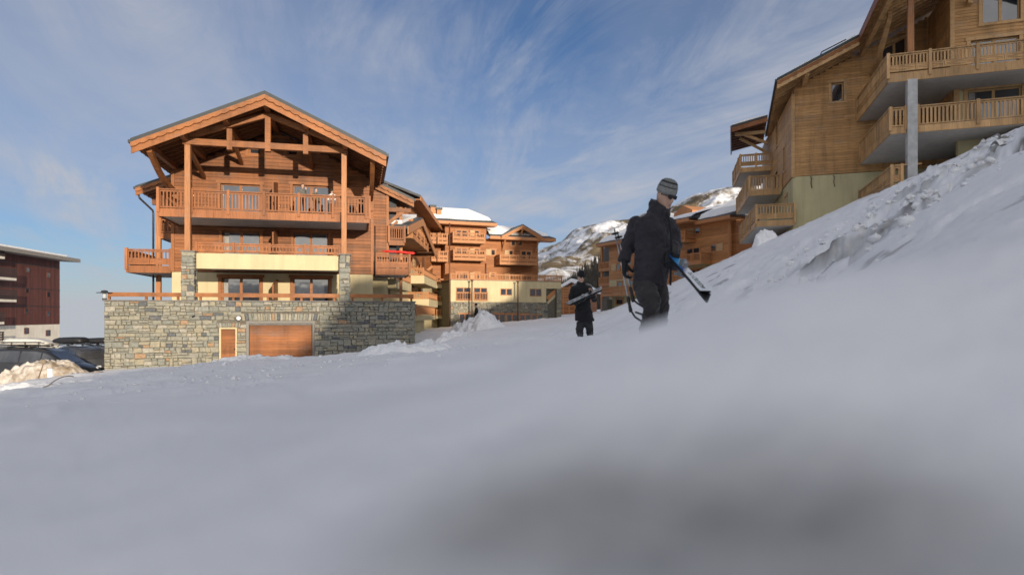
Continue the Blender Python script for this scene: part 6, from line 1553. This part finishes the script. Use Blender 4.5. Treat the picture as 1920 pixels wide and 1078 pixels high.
    def cross(x0, x1, f0, f1, nm):
        # glass across the car between two stations
        a, b_ = lerp(x0), lerp(x1); w_ = MB()
        za = a[2] + .06 if f0 else a[3] - .02; zb_ = b_[3] - .06
        w_.add([(x0, -a[5] * .92, a[3] + .012), (x0, a[5] * .92, a[3] + .012), (x1, b_[5] * .80, b_[3] + .012), (x1, -b_[5] * .80, b_[3] + .012)], [(0, 1, 2, 3)] if x1 < x0 else [(3, 2, 1, 0)]); w_.build(nm, GLASS, o)
    if kind == 'van': cross(1.70, .92, 1, 0, 'windscreen'); cross(-2.35, -2.24, 1, 0, 'rear_window')
    else: cross(1.22, .42, 1, 0, 'windscreen'); cross(-2.14, -1.80, 1, 0, 'rear_window')
    bmp = MB(); bmp.box(-2.47 if kind == 'van' else -2.27, -2.30 if kind == 'van' else -2.1, -.78, .78, .38, .56); bmp.build('bumper', GRIP, o)
    MB().box(-2.475 if kind == 'van' else -2.275, -2.46 if kind == 'van' else -2.26, -.26, .26, .64, .75).build('number_plate', HEADL, o)
    return o
def roof_box(label, loc, yaw, mat, L=2.0, w=.42, h=.36, rack=False):
    o = tag(empty('roof_box', loc, yaw), label, 'roof box', 'roof boxes on the parked cars')
    rings = []
    for t, a, b0, b1 in ((-1, .55, .10, .24), (-.94, .8, .04, .34), (-.7, .97, .0, .38), (0, 1, .0, .38), (.5, .97, .0, .35), (.8, .85, .02, .27), (.96, .6, .06, .18), (1, .35, .08, .13)):
        x_ = t * L / 2; rings.append([(x_, w * a * math.cos(q) * (1 if math.sin(q) < 0 else .95), (b0 + b1) / 2 * h / .38 + (b1 - b0) / 2 * h / .38 * max(-1, min(1, 1.35 * math.sin(q)))) for q in np.linspace(0, 2 * math.pi, 21)[:-1]])
    MB().loft(rings).build('shell', mat, o)
    MB().box(-L * .46, L * .46, -w - .004, w + .004, .13, .15).build('seam', GRIP, o)
    bars = MB()
    for x_ in (-L * .25, L * .25): bars.box(x_ - .03, x_ + .03, -.60, .60, -.06, -.02); bars.box(x_ - .05, x_ + .05, -.62, -.54, -.10, -.02); bars.box(x_ - .05, x_ + .05, .54, .62, -.10, -.02)
    bars.build('roof_bar', GRIP, o)
    if rack:
        r_ = MB()
        for z_ in (.06, .19): r_.tube([(-L * .55, -w - .10, z_), (L * .45, -w - .10, z_)], .014, 6)
        for x_ in (-L * .5, -L * .2, L * .1, L * .4): r_.tube([(x_, -w - .10, -.08), (x_, -w - .10, .19)], .014, 6)
        r_.build('rack', GRIP, o)
    return o
PA, PB, PC = car_paint('dark_car_paint', (.018, .020, .024)), car_paint('graphite_car_paint', (.05, .052, .058)), car_paint('grey_car_paint', (.11, .115, .125))
cx1 = (at(72, 600, 30).x, 30.0); z1 = -3.30
car('dark people carrier nearest the dirty snow bank, side on, white box on its roof', (cx1[0], cx1[1], z1), R(3), PA, 'van')
roof_box('white roof box behind a rack on the dark people carrier', (cx1[0] - .45, cx1[1], z1 + 1.86), R(3), plain('white_shell', (.62, .60, .55), .35), 2.0, .46, .34, True)
cx2 = (at(138, 600, 35).x, 35.0)
car('graphite estate car with long black roof box between the people carrier and the wall', (cx2[0], cx2[1], -3.45), R(150), PB, 'suv')
roof_box('long glossy black roof box on the graphite estate car', (cx2[0] - .4, cx2[1] + .3, -3.45 + 1.86), R(165), BLACK, 2.1, .42, .36)
cx3 = (at(180, 600, 39).x, 39.0)
car('grey estate car half hidden by the corner of the stone wall', (cx3[0], cx3[1], -3.60), R(140), PC, 'suv')
roof_box('black roof box on the half hidden grey car at the stone wall', (cx3[0] + .1, cx3[1], -3.60 + 1.86), R(170), BLACK, 2.0, .42, .34)
# marker post and stalks in the snow at the left
xp = at(95, 709, 21); gp = gz(xp.x, xp.y)
q = tag(empty('marker_post', (xp.x, xp.y, gp)), 'short white marker post in the snow before the dirty bank', 'post')
MB().box(-.075, .075, -.04, .04, -.3, xp.z - gp + .3).build('shaft', plain('white_post', (.8, .8, .78), .6), q); MB().box(-.08, .08, -.045, .045, xp.z - gp + .3, xp.z - gp + .33).build('cap', plain('grey_cap', (.5, .5, .5), .6), q)
xp = at(64, 714, 21); gp2 = gz(xp.x, xp.y)
tag(MB().tube([(xp.x - .02, xp.y, gp2 - .2), (xp.x + .30, xp.y, xp.z + .55)], [.03, .012], 6).build('cane', plain('cane_wood', (.16, .10, .06), .8)), 'brown cane leaning in the snow left of the white post', 'cane')
st_ = []; a_ = at(76, 742, 14.5); b2_ = at(138, 706, 15.5)
for i in range(13):
    t = i / 12; p = a_.lerp(b2_, t); p.z += .18 * math.sin(math.pi * t) ** .8 * (1 - .2 * t); g_ = gz(p.x, p.y); p.z = max(p.z, g_ + .02) if 0 < i < 12 else p.z; st_.append(tuple(p))
tag(MB().tube(st_, .012, 6).build('dry_stalk', plain('dry_stalk', (.20, .15, .10), .8)), 'long bent dry stalk arching over the snow bank at the left', 'stalk')
xr = at(1192, 623, 7.2); gr3 = gz(xr.x, xr.y); rm = MB(); rr3 = random.Random(3)
rm.ball((0, 0, .03), .10, .09, .055, 9, 6)
rk4 = rm.build('stone', STONE, None, (xr.x, xr.y, gr3)); tag(rk4, 'small stone in the snow beside the walking man\'s leg', 'stone')
